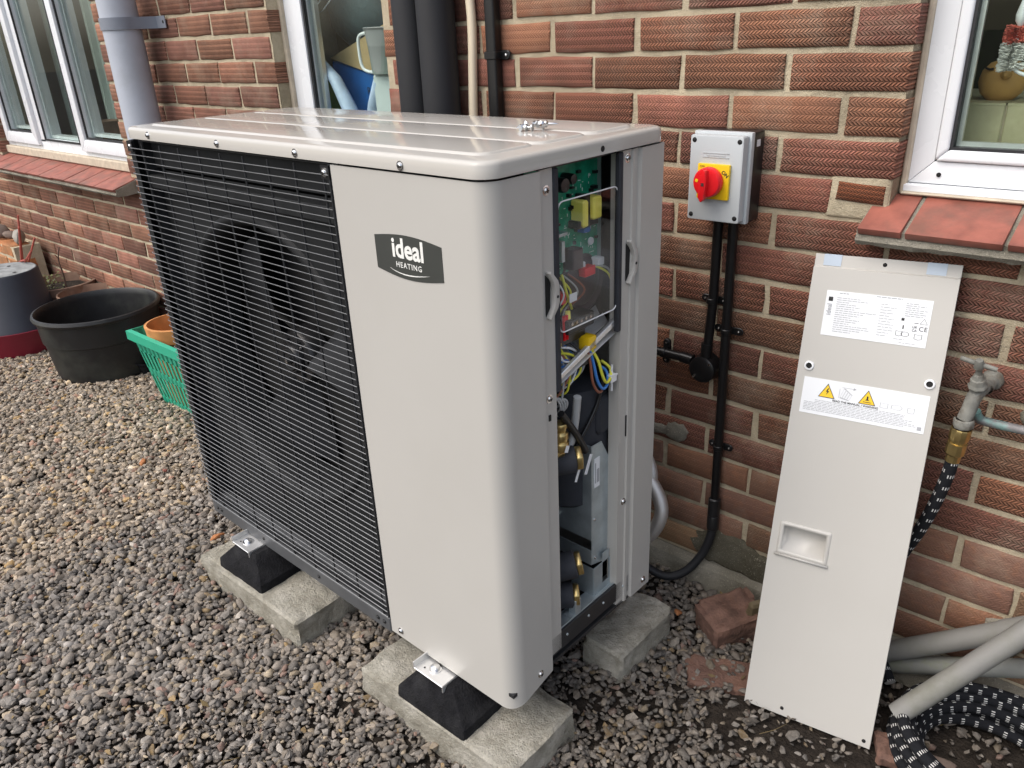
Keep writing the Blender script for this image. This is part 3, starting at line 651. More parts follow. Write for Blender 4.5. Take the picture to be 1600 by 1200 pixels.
b = MB(); b.sheet([(-1.100, .001)] + arc(-1.1165, .0175, .0175, 275, 180, 6) + [(-1.1345, .12)], .018, .968, -.002); P('corner_post', b, 'dgrey', smooth=60)
for q in ((-.385, -.362, -.001, .004, .945, .968), (-1.124, -1.100, -.003, .004, .945, .968)): P('grille_clip', MB().box(*q), 'blackp')
for u in (-.374, -1.112):
    o = sc0.copy(); COL.objects.link(o); o.location = (u, -.0012, .956); c = scx.copy(); COL.objects.link(c); c.parent = o
# fan shroud
HC = (-.735, .50); HR = .335
def shroud():
    b = MB(); n = 72; A = [2 * PI * i / n for i in range(n)]
    def rect(a):
        c, s = math.cos(a), math.sin(a); t = min(((-.372 - HC[0]) / c) if c > 1e-6 else 9, ((-1.10 - HC[0]) / c) if c < -1e-6 else 9, ((.90 - HC[1]) / s) if s > 1e-6 else 9, ((.05 - HC[1]) / s) if s < -1e-6 else 9)
        return (HC[0] + c * t, HC[1] + s * t)
    ci = lambda r, v: [(HC[0] + r * math.cos(a), v, HC[1] + r * math.sin(a)) for a in A]
    b.loft([[(p[0], .045, p[1]) for p in map(rect, A)], ci(.336, .045)], cap=False)
    return b
n = 72; A_ = [2 * PI * i / n for i in range(n)]; ci_ = lambda r, v: [(HC[0] + r * math.cos(a), v, HC[1] + r * math.sin(a)) for a in A_]
b = MB(); b.loft([ci_(.338, .0455), ci_(.334, .041), ci_(.328, .038), ci_(.320, .040), ci_(.312, .049), ci_(.308, .062), ci_(.306, .10), ci_(.305, .15)], cap=False); P('shroud_ring', b, 'dgrey', smooth=70, fix=False)
P('fan_shroud', shroud(), 'dgrey', smooth=60, fix=False)
b = MB(); b.box(-1.10, -.372, .040, .048, .905, .972); b.box(-1.10, -.372, .018, .048, .862, .892); P('top_bracket', b, 'dgrey', bevel=.002)
b = MB(); b.box(-1.10, -.372, .165, .172, .03, .97); P('coil_backing', b, 'dark')
b = MB(); b.box(-1.112, -.365, .02, .045, .022, .036); P('base_lip', b, 'railm', bevel=.003, seg=2)
fan = MB(); fan.lathe([(0, .085), (.030, .085), (.034, .090), (.036, .102), (.060, .104), (.066, .112), (.068, .15), (.06, .155)], (HC[0], 0, HC[1]), (0, 1, 0), 28); fan = P('fan', fan, 'blackp', smooth=40)
fc = Vector((HC[0], 0, HC[1]))
for k in range(3):
    base = R(12 + 120 * k); rings = []
    nr, ncs = 9, 9; vs = []
    for i in range(nr):
        q = i / (nr - 1); r = .060 + .222 * q
        lead = base + .30 + .16 * math.sin(q * 2.2); trail = base - .34 - .12 * q
        for j in range(ncs):
            t = j / (ncs - 1); a = trail + (lead - trail) * t
            v = .090 + .056 * t - .010 * math.sin(PI * t) + .006 * q
            vs.append((fc.x + r * math.cos(a), v, fc.z + r * math.sin(a)))
    b = MB(); b.add(vs, [(i * ncs + j, i * ncs + j + 1, (i + 1) * ncs + j + 1, (i + 1) * ncs + j) for i in range(nr - 1) for j in range(ncs - 1)])
    P('fan_blade', b, 'blade', fan, smooth=60)
b = MB()
for k in range(6):
    a = k * PI / 3; b.box(fc.x + .045 * math.cos(a) - .004, fc.x + .045 * math.cos(a) + .004, .098, .108, fc.z + .045 * math.sin(a) - .004, fc.z + .045 * math.sin(a) + .004)
b.lathe([(0, .080), (.010, .080), (.010, .09)], fc, (0, 1, 0), 8, cap=True); b.lathe([(.02, .084), (.024, .082), (.026, .086)], fc, (0, 1, 0), 20); P('fan_boss', b, 'dgrey', fan)
b = MB(); b.lathe([(.0, .081), (.006, .081), (.006, .075), (0, .074)], fc, (0, 1, 0), 6); b.tube([(fc.x + .03, .1, fc.z + .03), (fc.x + .03, .094, fc.z + .03)], .004, 8); P('fan_nut', b, 'steel', fan)
# coil and casing left and back
b = MB()
for i in range(90): b.box(-1.127, -1.105, .066 + i * .0042, .0675 + i * .0042, .02, .97)
P('coil_fins', b, 'dgrey')
b = MB(); b.box(-.352, -.345, .004, .45, .03, .968); b.box(-1.119, -.006, .004, .449, .022, .030); b.box(-.34, -.26, .40, .448, .03, .96); P('inner_casing', b, 'blackm')
b = MB(); b.box(-1.116, -.3585, -.002, .03, -.016, .0215); b.box(-1.119, -1.09, .03, .44, -.012, .02); P('base_rail', b, 'railm', bevel=.002)
for u in (-1.09, -1.07, -.86, -.62, -.40, -.378):
    o = sc0.copy(); COL.objects.link(o); o.data = sc0.data.copy(); o.data.materials[0] = MT['blackp']; o.location = (u, -.002, .004); o.scale = (.7, .7, .7)
b = MB(); b.box(-.012, -.006, .112, .377, .040, .0845); b.box(-.0065, -.0055, .112, .1165, .04, .0845); P('side_rail', b, 'blackm', bevel=.001)
b = MB(); b.box(-.045, -.0125, .15, .37, .078, .082); b.box(-.0127, -.0115, .15, .374, .078, .087); P('rail_top', b, 'galv', bevel=.0008)
for v, w in ((.165, .066), (.235, .066), (.285, .066), (.355, .066)):
    b = MB(); b.lathe([(0, .0022), (.0025, .0018), (.003, 0)], (-.006, v, w), (1, 0, 0), 8); P('rivet', b, 'galv')
# seals and latches round the opening
b = MB(); b.box(-.012, -.003, .147, .1595, .60, .969); b.box(-.014, -.0035, .3195, .331, .655, .969); P('foam_seal', b, 'foam', bevel=.002)
def latch(v, w, s):
    b = MB(); pr = [(0, -.055), (.006, -.050), (.022, -.030), (.026, -.018), (.026, .018), (.022, .030), (.006, .050), (0, .055), (-.003, .05), (.010, .026), (.013, .014), (.013, -.014), (.010, -.026), (-.003, -.05)]
    pr = [(p[0] * .8, p[1] * .74) for p in pr]
    b.prism([(v + s * p[0], w + p[1]) for p in pr], 'x', -.006, .004); o = P('latch', b, 'paint', bevel=.0015, seg=2)
    b = MB(); b.lathe([(0, .0045), (.0026, .0045), (.0026, .002)], (0, v + s * .0155, w - .004), (1, 0, 0), 10, cap=True); P('latch_hole', b, 'dark', o)
    b = MB(); b.prism([(v - s * .004, w - .034), (v + s * .006, w - .022), (v + s * .008, w + .022), (v - s * .004, w + .034)], 'x', -.0055, -.0045); P('latch_slot', b, 'dark', o)
latch(.128, .776, 1); latch(.347, .779, 1)
for q in ((-.0058, -.0042, .352, .3545, .43, .475), (-.0058, -.0042, .125, .130, .555, .566)): P('slot', MB().box(*q), 'dark')
# electrics in the opening
b = MB(); b.box(-.066, -.064, .15, .339, .775, .985); pc = P('circuit_board', b, 'pcb')
def sub(mb, m, nm, **k): return P(nm, mb, m, pc, **k)
b = MB(); b.box(-.064, -.034, .262, .276, .852, .897); b.box(-.064, -.030, .284, .308, .862, .900); sub(b, 'trans', 'transformer', bevel=.003)
b = MB(); b.box(-.064, -.040, .255, .312, .850, .863); b.box(-.064, -.038, .274, .286, .85, .905); sub(b, 'blackp', 'transformer_core', bevel=.002)
b = MB(); b.lathe([(0, .012), (.006, .012), (.007, 0)], (-.064, .297, .842), (1, 0, 0), 12); b.box(-.064, -.05, .282, .300, .838, .845); sub(b, 'blue', 'capacitor')
b = MB(); b.box(-.064, -.040, .240, .268, .782, .818); sub(b, 'brown', 'relay', bevel=.002)
b = MB(); b.box(-.064, -.045, .318, .335, .772, .786); b.box(-.064, -.05, .282, .287, .778, .787); b.lathe([(0, .004), (.007, .004), (.007, 0)], (-.064, .318, .815), (1, 0, 0), 12); sub(b, 'white', 'connector', bevel=.001)
b = MB(); b.box(-.064, -.042, .275, .305, .762, .778); b.box(-.064, -.042, .21, .222, .73, .75); sub(b, 'red', 'connector', bevel=.001)
b = MB(); r = random.Random(3)
for i in range(120):
    v, w = r.uniform(.18, .335), r.uniform(.78, .93); l = r.uniform(.002, .008); hz = r.random() < .5
    b.box(-.0640, -.0636, v, v + (l if hz else .0009), w, w + (.0009 if hz else l))
sub(b, 'white', 'silkscreen')
b = MB()
for i in range(34):
    v, w = r.uniform(.17, .335), r.uniform(.78, .955); b.box(-.064, -.0595 + r.uniform(0, .006), v, v + r.uniform(.003, .009), w, w + r.uniform(.003, .007))
sub(b, 'blackp', 'chip')
b = MB(); b.box(-.064, -.057, .3385, .3405, .765, .97); P('board_edge', b, 'galv')
b = MB(); b.box(-.105, -.1, .10, .42, .62, .985); P('electrics_backplate', b, 'brown')
b = MB(); b.box(-.10, -.03, .40, .404, .66, .985); b.box(-.15, -.02, .13, .40, .966, .969); P('electrics_box', b, 'blackm')
# bent steel tray below the board
b = MB(); n = 10
for i in range(n):
    q0, q1 = i / n, (i + 1) / n
    f = lambda q: (-.098 + .085 * max(0, q - .45) ** 1.5 / .41, .758 - .095 * q - .02 * max(0, q - .5))
    (u0, z0), (u1, z1) = f(q0), f(q1)
    b.add([(u0, .14, z0 - .055), (u0, .345, z0), (u1, .335, z1), (u1, .14, z1 - .055)], [(0, 1, 2, 3)])
P('wiring_tray', b, 'alu', smooth=60, fix=False)
b = MB(); b.hexa([(-.02, .13, .602), (-.012, .13, .602), (-.012, .330, .668), (-.02, .330, .668), (-.02, .13, .612), (-.012, .13, .612), (-.012, .330, .680), (-.02, .330, .680)]); P('tray_lip', b, 'alu', bevel=.001)
b = MB(); b.lathe([(.050, 0), (.066, .010), (.068, .03), (.060, .036), (.052, .030), (.046, .036), (.030, .042), (0, .042)], (-.098, .298, .752), (1, .05, .08), 28); P('choke_coil', b, 'brown')
b = MB(); b.box(-.06, -.03, .185, .26, .662, .69); b.box(-.055, -.022, .20, .275, .682, .707); b.box(-.05, -.02, .215, .265, .612, .628); tb = P('terminal_block', b, 'blackp', bevel=.002)
b = MB()
for i in range(5): b.lathe([(0, .003), (.0032, .002), (.0032, 0)], (-.022, .21 + i * .013, .700), (1, 0, 0), 8)
P('terminal_screw', b, 'steel', tb)
b = MB(); b.box(-.035, -.012, .245, .268, .640, .666); P('wire_plug', b, 'yellow', bevel=.003, seg=2)
def wire_(pts, r, m, nm='wiring'):
    b = MB(); b.tube(smoothpath(pts, 7), r, 8); return P(nm, b, m, smooth=80)
wire_([(-.02, .252, .642), (-.018, .258, .61), (-.016, .262, .575), (-.014, .275, .552), (-.016, .29, .548)], .0026, 'brownw')
wire_([(-.02, .256, .642), (-.016, .264, .612), (-.012, .270, .578), (-.010, .284, .556), (-.012, .302, .560), (-.02, .308, .580), (-.028, .298, .592)], .0028, 'blue')
wire_([(-.02, .260, .642), (-.012, .272, .615), (-.008, .280, .585), (-.008, .292, .566), (-.010, .308, .570), (-.018, .316, .585), (-.03, .305, .600)], .0028, 'gy')
wire_([(-.05, .155, .652), (-.03, .20, .648), (-.024, .228, .630), (-.024, .236, .605), (-.03, .215, .59), (-.05, .165, .588)], .0024, 'gy')
wire_([(-.05, .150, .622), (-.03, .19, .602), (-.03, .222, .605)], .0028, 'blue'); wire_([(-.05, .17, .66), (-.032, .21, .655), (-.028, .235, .636), (-.03, .24, .61)], .0022, 'white')
wire_([(-.06, .17, .674), (-.04, .215, .655), (-.03, .225, .62), (-.04, .19, .59)], .002, 'blue'); wire_([(-.05, .22, .78), (-.04, .222, .745), (-.045, .24, .715)], .0024, 'gy')
wire_([(-.05, .31, .775), (-.035, .335, .755), (-.03, .345, .71)], .002, 'gy'); wire_([(-.052, .30, .775), (-.04, .338, .765), (-.034, .352, .72)], .002, 'greyw')
b = MB()
for i, v in enumerate((.178, .186, .200, .207)): b.tube([(-.03, v, .672), (-.032, v + .002, .715)], .0032, 8)
P('wire_ferrule', b, 'red'); b = MB(); b.tube([(-.03, .212, .690), (-.035, .216, .720)], .0048, 8); b.tube([(-.03, .182, .655), (-.03, .184, .672)], .005, 8); P('wire_ferrule', b, 'trans')
b = MB(); b.tube([(-.012, .300, .562), (-.012, .340, .570)], .0022, 6); b.tube([(-.012, .315, .592), (-.012, .315, .540)], .0022, 6); b.box(-.018, -.006, .306, .322, .560, .574); P('cable_tie', b, 'white')
wire_([(-.02, .222, .56), (-.03, .226, .50), (-.035, .215, .46), (-.06, .17, .42)], .0075, 'greyw', 'cable'); wire_([(-.02, .175, .545), (-.02, .215, .49), (-.02, .245, .44)], .007, 'blackp', 'cable')
wire_([(-.03, .315, .59), (-.035, .30, .51), (-.05, .245, .43), (-.07, .21, .40)], .004, 'blackp', 'cable')
for i in range(4): wire_([(-.05, .145, .58 - i * .006), (-.03, .17 + i * .008, .575 - i * .004), (-.03, .185 + i * .006, .545), (-.045, .165 + i * .01, .525)], .0022, 'greyw')
for q in ((.160, .170, .455, .468), (.243, .252, .415, .455), (.218, .225, .40, .425)): P('tag_label', MB().box(-.0135, -.013, *q), 'label', tf=Matrix.Translation((0, .2, .43)) @ Matrix.Rotation(-.45, 4, 'X') @ Matrix.Translation((0, -.2, -.43)))
r = random.Random(21)
for i, (m_, rad) in enumerate([('blue', .0022), ('greyw', .002), ('brownw', .0022), ('white', .002), ('gy', .002), ('blackp', .0024), ('greyw', .0018), ('blue', .002), ('white', .0017), ('brownw', .002), ('greyw', .0022), ('blackp', .002)]):
    v0_, w0_ = .165 + .008 * (i % 6), .665 + r.uniform(-.01, .02); v1_, w1_ = .165 + r.uniform(0, .06), .575 + r.uniform(-.03, .02)
    wire_([(-.05, v0_, w0_), (-.03 + r.uniform(-.006, .01), v0_ + r.uniform(.0, .03), w0_ - .03), (-.026, v1_ + r.uniform(.01, .05), (w0_ + w1_) / 2 + r.uniform(-.01, .01)), (-.03, v1_ + r.uniform(.0, .03), w1_ + .012), (-.055, v1_, w1_)], rad, m_)
for i, (m_, rad) in enumerate([('blue', .0018), ('white', .0016), ('gy', .0018), ('greyw', .0016), ('brownw', .0018)]):
    wire_([(-.055, .195 + .012 * i, .775), (-.045 + .004 * i, .20 + .014 * i, .748), (-.05, .19 + .012 * i, .715), (-.045, .185 + .01 * i, .69)], rad, m_)
b = MB(); b.lathe([(0, .03), (.011, .029), (.012, .026), (.012, 0)], (-.064, .215, .93), (1, 0, 0), 14); sub(b, 'blackp', 'capacitor', bevel=0); b = MB(); b.lathe([(0, .024), (.008, .023), (.009, .02), (.009, 0)], (-.064, .245, .935), (1, 0, 0), 14); sub(b, 'blackp', 'capacitor', bevel=0)
b = MB(); b.box(-.064, -.048, .165, .235, .845, .85); b.box(-.064, -.045, .165, .172, .85, .90); b.box(-.064, -.05, .222, .23, .80, .835); sub(b, 'galv', 'heat_sink')
b = MB(); b.box(-.030, -.0292, .215, .235, .735, .750); P('wire_label', b, 'label')
# clear cover over the electrics
b = MB(); cv = rrect(.163, .322, .70, .915, .012, 4); b.prism([(v, w + (.242 - v) * -.0) for v, w in cv], 'x', -.0105, -.0085); P('clear_cover', b, 'clear')
b = MB(); b.tube([(-.009, v, w) for v, w in cv], .0012, 6, closed=True); P('cover_rim', b, 'white')
# pipework below
b = MB(); b.lathe([(.0, .0), (.075, .0), (.088, .012), (.09, .23), (.08, .255), (.06, .262), (0, .265)], (-.125, .325, .28), (0, 0, 1), 28); P('compressor_jacket', b, 'foam')
b = MB(); b.box(-.12, -.03, .30, .44, .44, .52); b.box(-.12, -.02, .345, .44, .30, .43); P('jacket_pad', b, 'foam', bevel=.015, seg=3)
for (p0, p1, rr_, zb_) in (((-.10, .12, .43), (-.022, .215, .437), .027, 0), ((-.12, .13, .165), (-.03, .225, .190), .028, 1), ((-.12, .13, .085 + .03), (-.03, .215, .120), .026, 2)):
    b = MB(); b.tube([p0, p1], rr_, 16); P('insulated_pipe', b, 'foam', bevel=.003)
    d = (Vector(p1) - Vector(p0)).normalized(); b = MB(); b.tube([Vector(p1), Vector(p1) + d * .012], rr_ * .92, 6); P('pipe_nut', b, 'brass', bevel=.002)
b = MB(); b.lathe([(.012, 0), (.017, .003), (.017, .018), (.013, .020), (.016, .024), (.016, .036), (.011, .04), (.014, .046), (.014, .056), (0, .058)], (-.03, .183, .465), (0, 0, 1), 8); b.tube([(-.05, .15, .46), (-.03, .19, .462)], .012, 8); P('brass_valve', b, 'brass', bevel=.001)
plate = [(.278, .155), (.278, .431), (.309, .430), (.366, .328), (.366, .128)]
b = MB(); b.prism(plate, 'x', -.032, -.030); pl = P('steel_shroud', b, 'galv', bevel=.0006)
b = MB(); b.box(-.20, -.030, .2765, .278, .215, .431); b.box(-.20, -.030, .2765, .278, .155, .19); P('shroud_side', b, 'galv', pl)
b = MB(); b.box(-.0305, -.0292, .285, .302, .335, .400); P('plate_label', b, 'label', pl)
b = MB(); b.box(-.0300, -.0288, .287, .290, .345, .39); b.box(-.0300, -.0288, .293, .300, .345, .375); P('label_print', b, 'ink', pl)
b = MB()
for v, w in ((.286, .262), (.350, .325), (.335, .205), (.288, .168)): b.lathe([(0, .003), (.003, .002), (.0035, 0)], (-.030, v, w), (1, 0, 0), 8)
for v, w in ((.27, .385), (.27, .245)): pass
P('rivet', b, 'steel', pl)
b = MB()
for u, w in ((-.12, .40), (-.12, .245)): b.lathe([(0, .012), (.004, .012), (.004, .006), (.008, .005), (.008, 0)], (u, .2765, w), (0, -1, 0), 8, cap=True)
P('bolt', b, 'steel', pl)
b = MB(); x_ = -.024
for (a0, a1, c0, c1) in ((.275, .304, .030, .150), (.326, .362, .030, .150), (.304, .326, .030, .098), (.304, .326, .122, .150)): b.box(x_, x_ + .0018, a0, a1, c0 + .05, c1)
b.box(-.08, x_, .2735, .275, .08, .15); P('lower_bracket', b, 'galv'); b = MB(); b.box(-.03, -.012, .20, .218, .08, .12); b.box(-.035, -.012, .19, .235, .083, .086); P('small_bracket', b, 'galv', bevel=.001)
# bolts and feet brackets seen under the casing
def foot_bracket(u0, u1, v0, v1):
    w0 = -.0165; b = MB(); b.box(u0, u1, v0, v1, w0 - .003, w0); b.box(u0, u0 + .003, v0, v1, w0 - .003, w0 + .014); b.box(u1 - .003, u1, v0, v1, w0 - .016, w0)
    o = P('foot_bracket', b, 'alu', bevel=.001); cx, cy = (u0 + u1) / 2 - .004, v0 + .026
    b = MB(); b.lathe([(.0, .009), (.006, .0085), (.0095, .006), (.0095, .002), (.014, .0018), (.014, 0)], (cx, cy, w0), (0, 0, 1), 12); P('bolt', b, 'steel', o)
    b = MB(); b.lathe([(0, .001), (.002, .001), (.002, 0)], (u0 + .02, v0 + .014, w0), (0, 0, 1), 8); P('drain_hole', b, 'dark', o)
foot_bracket(-.247, -.160, -.038, .45); foot_bracket(-.945, -.865, -.047, .45)

# ------------------------------------------------------------------ feet and blocks
def rough_block(name, L, Wd, H, seed, m, jit=.004, n=(14, 8, 4)):
    r = random.Random(seed); b = MB(); bm = bmesh.new(); bmesh.ops.create_cube(bm, size=1)
    bmesh.ops.scale(bm, vec=(L, Wd, H), verts=bm.verts); bmesh.ops.bevel(bm, geom=bm.edges[:], offset=.006, segments=1, affect='EDGES')
    bmesh.ops.subdivide_edges(bm, edges=[e for e in bm.edges if e.calc_length() > .03], cuts=13, use_grid_fill=True)
    for v in bm.verts:
        p = v.co * 1; k = mnoise.noise(p * 22 + Vector((seed, 0, 0))) * jit + mnoise.noise(p * 70 + Vector((0, seed, 0))) * jit * .5
        d = Vector((p.x / L, p.y / Wd, p.z / H)); edge = sum(1 for q in d if abs(q) > .44)
        n_ = Vector([q if abs(q) > .42 else 0 for q in d]); n_ = n_.normalized() if n_.length else Vector((0, 0, 0))
        if edge >= 2 and mnoise.noise(p * 26 + Vector((seed, 5, 0))) > .12: k -= jit * 1.6
        v.co += n_ * k
    for f in bm.faces: f.smooth = True
    for e in bm.edges: e.smooth = e.calc_face_angle(0) < R(30) if len(e.link_faces) == 2 else True
    me = bpy.data.meshes.new(name); bm.to_mesh(me); bm.free(); me.materials.append(MT[m]); return link(name, me)
def block(name, label, cat, loc, rz, L, Wd, H, seed, m, group=None, tilt=(0, 0), jit=.006):
    o = rough_block(name, L, Wd, H, seed, m, jit); o.location = loc; o.rotation_euler = (tilt[0], tilt[1], rz); return tag(o, label, cat, group)
block('concrete_block', 'pale concrete block under the front right rubber foot', 'concrete block', (-.926, -.704, .025), -.004, .437, .206, .10, 1, 'concrete', 'concrete blocks under the heat pump')
block('concrete_block', 'pale concrete block under the left rubber foot, below the grille', 'concrete block', (-1.592, -.709, .025), .0, .440, .206, .10, 2, 'concrete', 'concrete blocks under the heat pump')
block('concrete_block', 'dirty concrete block behind the open side, nearest the wall', 'concrete block', (-.762, -.322, .025), R(90) - .02, .215, .109, .10, 3, 'concrete', 'concrete blocks under the heat pump', (0, 0), .004)
def rubber_foot(x0, x1, y0, y1, label):
    t = MB(); H = .0752; z0 = .074; i1 = .030
    cx, cy = (x0 + x1) / 2, (y0 + y1) / 2
    base = rrect(x0, x1, y0, y1, .008, 2); topp = rrect(x0 + .052, x1 - .052, y0 + i1, y1 - i1, .008, 2)
    t.loft([[(x, y, z0) for x, y in base], [(x, y, z0 + .022) for x, y in rrect(x0 + .002, x1 - .002, y0 + .002, y1 - .002, .008, 2)], [(x, y, z0 + H - .004) for x, y in topp], [(x, y, z0 + H) for x, y in rrect(x0 + .056, x1 - .056, y0 + i1 + .004, y1 - i1 - .004, .008, 2)]])
    o = t.build('rubber_foot', 'rubber', smooth=25); return tag(o, label, 'rubber foot', 'rubber feet under the heat pump')
rubber_foot(-1.022, -.826, -.805, -.62, 'black rubber foot on the front right concrete block'); rubber_foot(-1.728, -1.53, -.80, -.62, 'black rubber foot on the left concrete block under the grille')

# ------------------------------------------------------------------ screws left on the lid
sp = thing('screw_pile', 'few loose zinc screws heaped on top of the heat pump lid', 'screws', (-.885, -.47, 1.1705), .4)
b = MB(); b.lathe([(0, 0), (.0055, .0), (.0058, .0018), (.0035, .004), (.0022, .005), (.0022, .016), (.0002, .021)], (0, 0, 0), (0, 0, 1), 9); s0 = b.build('loose_screw', 'steel', sp, smooth=45)
r = random.Random(2)
for i in range(8):
    o = s0 if i == 0 else s0.copy()
    if i: COL.objects.link(o)
    o.location = (r.uniform(-.02, .02), r.uniform(-.012, .012), .006 + .004 * (i % 2)); o.rotation_euler = (R(r.uniform(70, 110)), r.uniform(-.3, .3), r.uniform(0, 6.28)); o.scale = (1.1,) * 3

# ------------------------------------------------------------------ leaning access panel
pBL = Vector((-.479, -.308, .0)); pUp = (Vector((-.532, -.054, .911)) - pBL).normalized(); pRt = (Vector((-.228, -.277, 0)) - pBL); pRt = (pRt - pUp * pRt.dot(pUp)).normalized(); pN = pRt.cross(pUp)
ap = thing('access_panel', 'beige metal side panel with white labels leaning against the brick wall', 'panel', pBL)
ap.rotation_euler = Matrix((pRt, -pN, pUp)).transposed().to_euler()      # local x right, y into the wall, z up the panel
PW, PH = .2495, .949
hx0, hx1, hz0, hz1 = .024, .106, .352, .404
b = MB()
for (x0, x1, z0, z1) in ((0, PW, 0, hz0), (0, PW, hz1, .924), (0, hx0, hz0, hz1), (hx1, PW, hz0, hz1)): b.add([(x0, 0, z0), (x1, 0, z0), (x1, 0, z1), (x0, 0, z1)], [(0, 1, 2, 3)])
b.add([(0, 0, .924), (PW, 0, .924), (PW, .004, .9265), (0, .004, .9265), (PW, .004, PH), (0, .004, PH), (PW, .016, PH), (0, .016, PH)], [(0, 1, 2, 3), (3, 2, 4, 5), (5, 4, 6, 7)])
b.add([(0, 0, 0), (0, 0, .924), (0, .016, .924), (0, .016, 0), (PW, 0, 0), (PW, 0, .924), (PW, .016, .924), (PW, .016, 0), (0, .004, .9265), (0, .004, PH), (0, .016, PH), (PW, .004, .9265), (PW, .004, PH), (PW, .016, PH)], [(0, 1, 2, 3), (4, 7, 6, 5), (1, 8, 9, 10), (1, 10, 2), (5, 11, 12, 13), (5, 13, 6)])
b.add([(0, 0, 0), (PW, 0, 0), (PW, .010, -.001), (0, .010, -.001)], [(0, 1, 2, 3)])
b.add([(0, .0015, 0), (PW, .0015, 0), (PW, .0015, hz0), (0, .0015, hz0)], [(0, 1, 2, 3)])
ps = b.build('sheet', 'paint', ap, smooth=20)
b = MB(); hb = .020
b.add([(hx0, 0, hz0), (hx1, 0, hz0), (hx1, 0, hz1), (hx0, 0, hz1), (hx0 + .004, hb, hz0 + .016), (hx1 - .004, hb, hz0 + .016), (hx1 - .003, hb, hz1 - .001), (hx0 + .003, hb, hz1 - .001)], [(4, 5, 6, 7), (0, 1, 5, 4), (1, 2, 6, 5), (2, 3, 7, 6), (3, 0, 4, 7)])
fr_o = rrect(hx0 - .009, hx1 + .009, hz0 - .009, hz1 + .008, .004, 3); fr_i = rrect(hx0, hx1, hz0, hz1, .003, 3)
b.loft([[(x, 0, z) for x, z in fr_o], [(x + (.0015 if x < .06 else -.0015), -.003, z + (.0015 if z < .38 else -.0015)) for x, z in fr_o], [(x, -.003, z) for x, z in fr_i], [(x, .002, z) for x, z in fr_i]], cap=False)
b.box(hx0 - .011, hx1 + .011, -.005, 0, hz0 - .0125, hz0 - .008)
b.build('recessed_handle', 'paint', ap, smooth=30, fix=False)
def flat(b, x0, x1, z0, z1, y=-.0012): b.add([(x0, y, z0), (x1, y, z0), (x1, y, z1), (x0, y, z1)], [(0, 1, 2, 3)]); return b
PT = lambda x, z, y=-.0013: Matrix.Translation((x, y, z)) @ Matrix.Rotation(PI / 2, 4, 'X')
# rating label
rl = MB(); rl.box(.032, .215, -.0008, 0, .796, .882); rl = rl.build('rating_label', 'label', ap); tag(rl, 'white rating label with rows of small print')
b = MB(); r = random.Random(12)
def lines(x0, x1, z, h, wmin=.35, y=-.0012, dash=True):
    x = x0; e = x0 + (x1 - x0) * r.uniform(wmin, 1)
    while x < e:
        l = r.uniform(.003, .011); flat(b, x, min(e, x + l), z, z + h, y); x += l + .0013
for i in range(17): lines(.052, .118 if i not in (6,) else .135, .869 - i * .0040, .00115, .3)
for i in range(12): lines(.130, .160 if i > 3 else .165, .866 - i * .0052, .0011, .25)
for i in range(7): lines(.172, .212, .872 - i * .0037, .0013, .5)
lines(.12, .165, .8785, .0016); lines(.055, .085, .8775, .0016); lines(.17, .21, .800, .001); lines(.16, .18, .806, .001)
b.build('small_print', 'ink', rl, fix=False)
b = MB(); flat(b, .168, .173, .841, .846); flat(b, .037, .045, .862, .870); flat(b, .172, .174, .826, .833); flat(b, .190, .197, .8385, .8395)
b.build('symbol', 'black', rl, fix=False)
def outline(b, poly, wd, y=-.0013):
    n = len(poly); cx = sum(p[0] for p in poly) / n; cz = sum(p[1] for p in poly) / n
    inn = [(p[0] + (cx - p[0]) * wd, p[1] + (cz - p[1]) * wd) for p in poly]
    b.add([(p[0], y, p[1]) for p in poly] + [(p[0], y, p[1]) for p in inn], [(i, (i + 1) % n, n + (i + 1) % n, n + i) for i in range(n)])
b = MB(); outline(b, [(.199, .838), (.212, .838), (.2055, .849)], .14)
for (x0, x1, z0) in ((.162, .173, .8135), (.1935, .2065, .8105)): outline(b, [(x0, z0), ((x0 + x1) / 2, z0 - .0015), (x1, z0), (x1, z0 + .009), ((x0 + x1) / 2, z0 + .0075), (x0, z0 + .009)], .12)
outline(b, [(.178 + .007 * math.cos(a), .817 + .0045 * math.sin(a)) for a in np.linspace(0, 2 * PI, 12, endpoint=False)], .12)
b.build('symbol', 'black', rl, fix=False)
text_mesh('symbol', 'CE', .0115, 'black', rl, PT(.206, .829), .0001, space=1.1); text_mesh('symbol', 'UK\nCA', .0062, 'black', rl, PT(.192, .8285), .0001)
text_mesh('lettering', 'ideal', .012, 'ink', rl, PT(.0405, .846) @ Matrix.Rotation(PI / 2, 4, 'Z'), .0001, .0002)
# warning label
wl = MB(); wl.box(.016, .238, -.0008, 0, .640, .711); wl = wl.build('warning_label', 'label', ap); tag(wl, 'white warning label with two yellow triangles')
for cx in (.062, .135):
    b = MB(); b.add([(cx - .0145, -.0012, .677), (cx + .0145, -.0012, .677), (cx, -.0012, .7025)], [(0, 1, 2)]); b.build('warning_triangle', 'amber', wl, fix=False)
b = MB()
for cx in (.062, .135): outline(b, [(cx - .0155, .6762), (cx + .0155, .6762), (cx, .7038)], .13, -.0014)
for p in ([(.063, .695), (.0595, .688), (.0625, .688), (.0605, .681), (.0658, .6895), (.0625, .6895), (.0652, .695)], [(.1335, .692), (.1335, .686), (.1305, .684), (.1395, .684), (.1365, .686), (.1365, .692)], [(.128, .680), (.142, .680), (.142, .6812), (.128, .6812)]):
    b.add([(x, -.0015, z) for x, z in p], [tuple(range(len(p)))])
b.build('symbol', 'black', wl, fix=False)
b = MB()
for i in range(4): outline(b, [(.086 + i * .0042, .680 - i * .0008), (.090 + i * .0042, .6795 - i * .0008), (.096 + i * .004, .6985 - i * .003), (.092 + i * .004, .700 - i * .003)], .16)
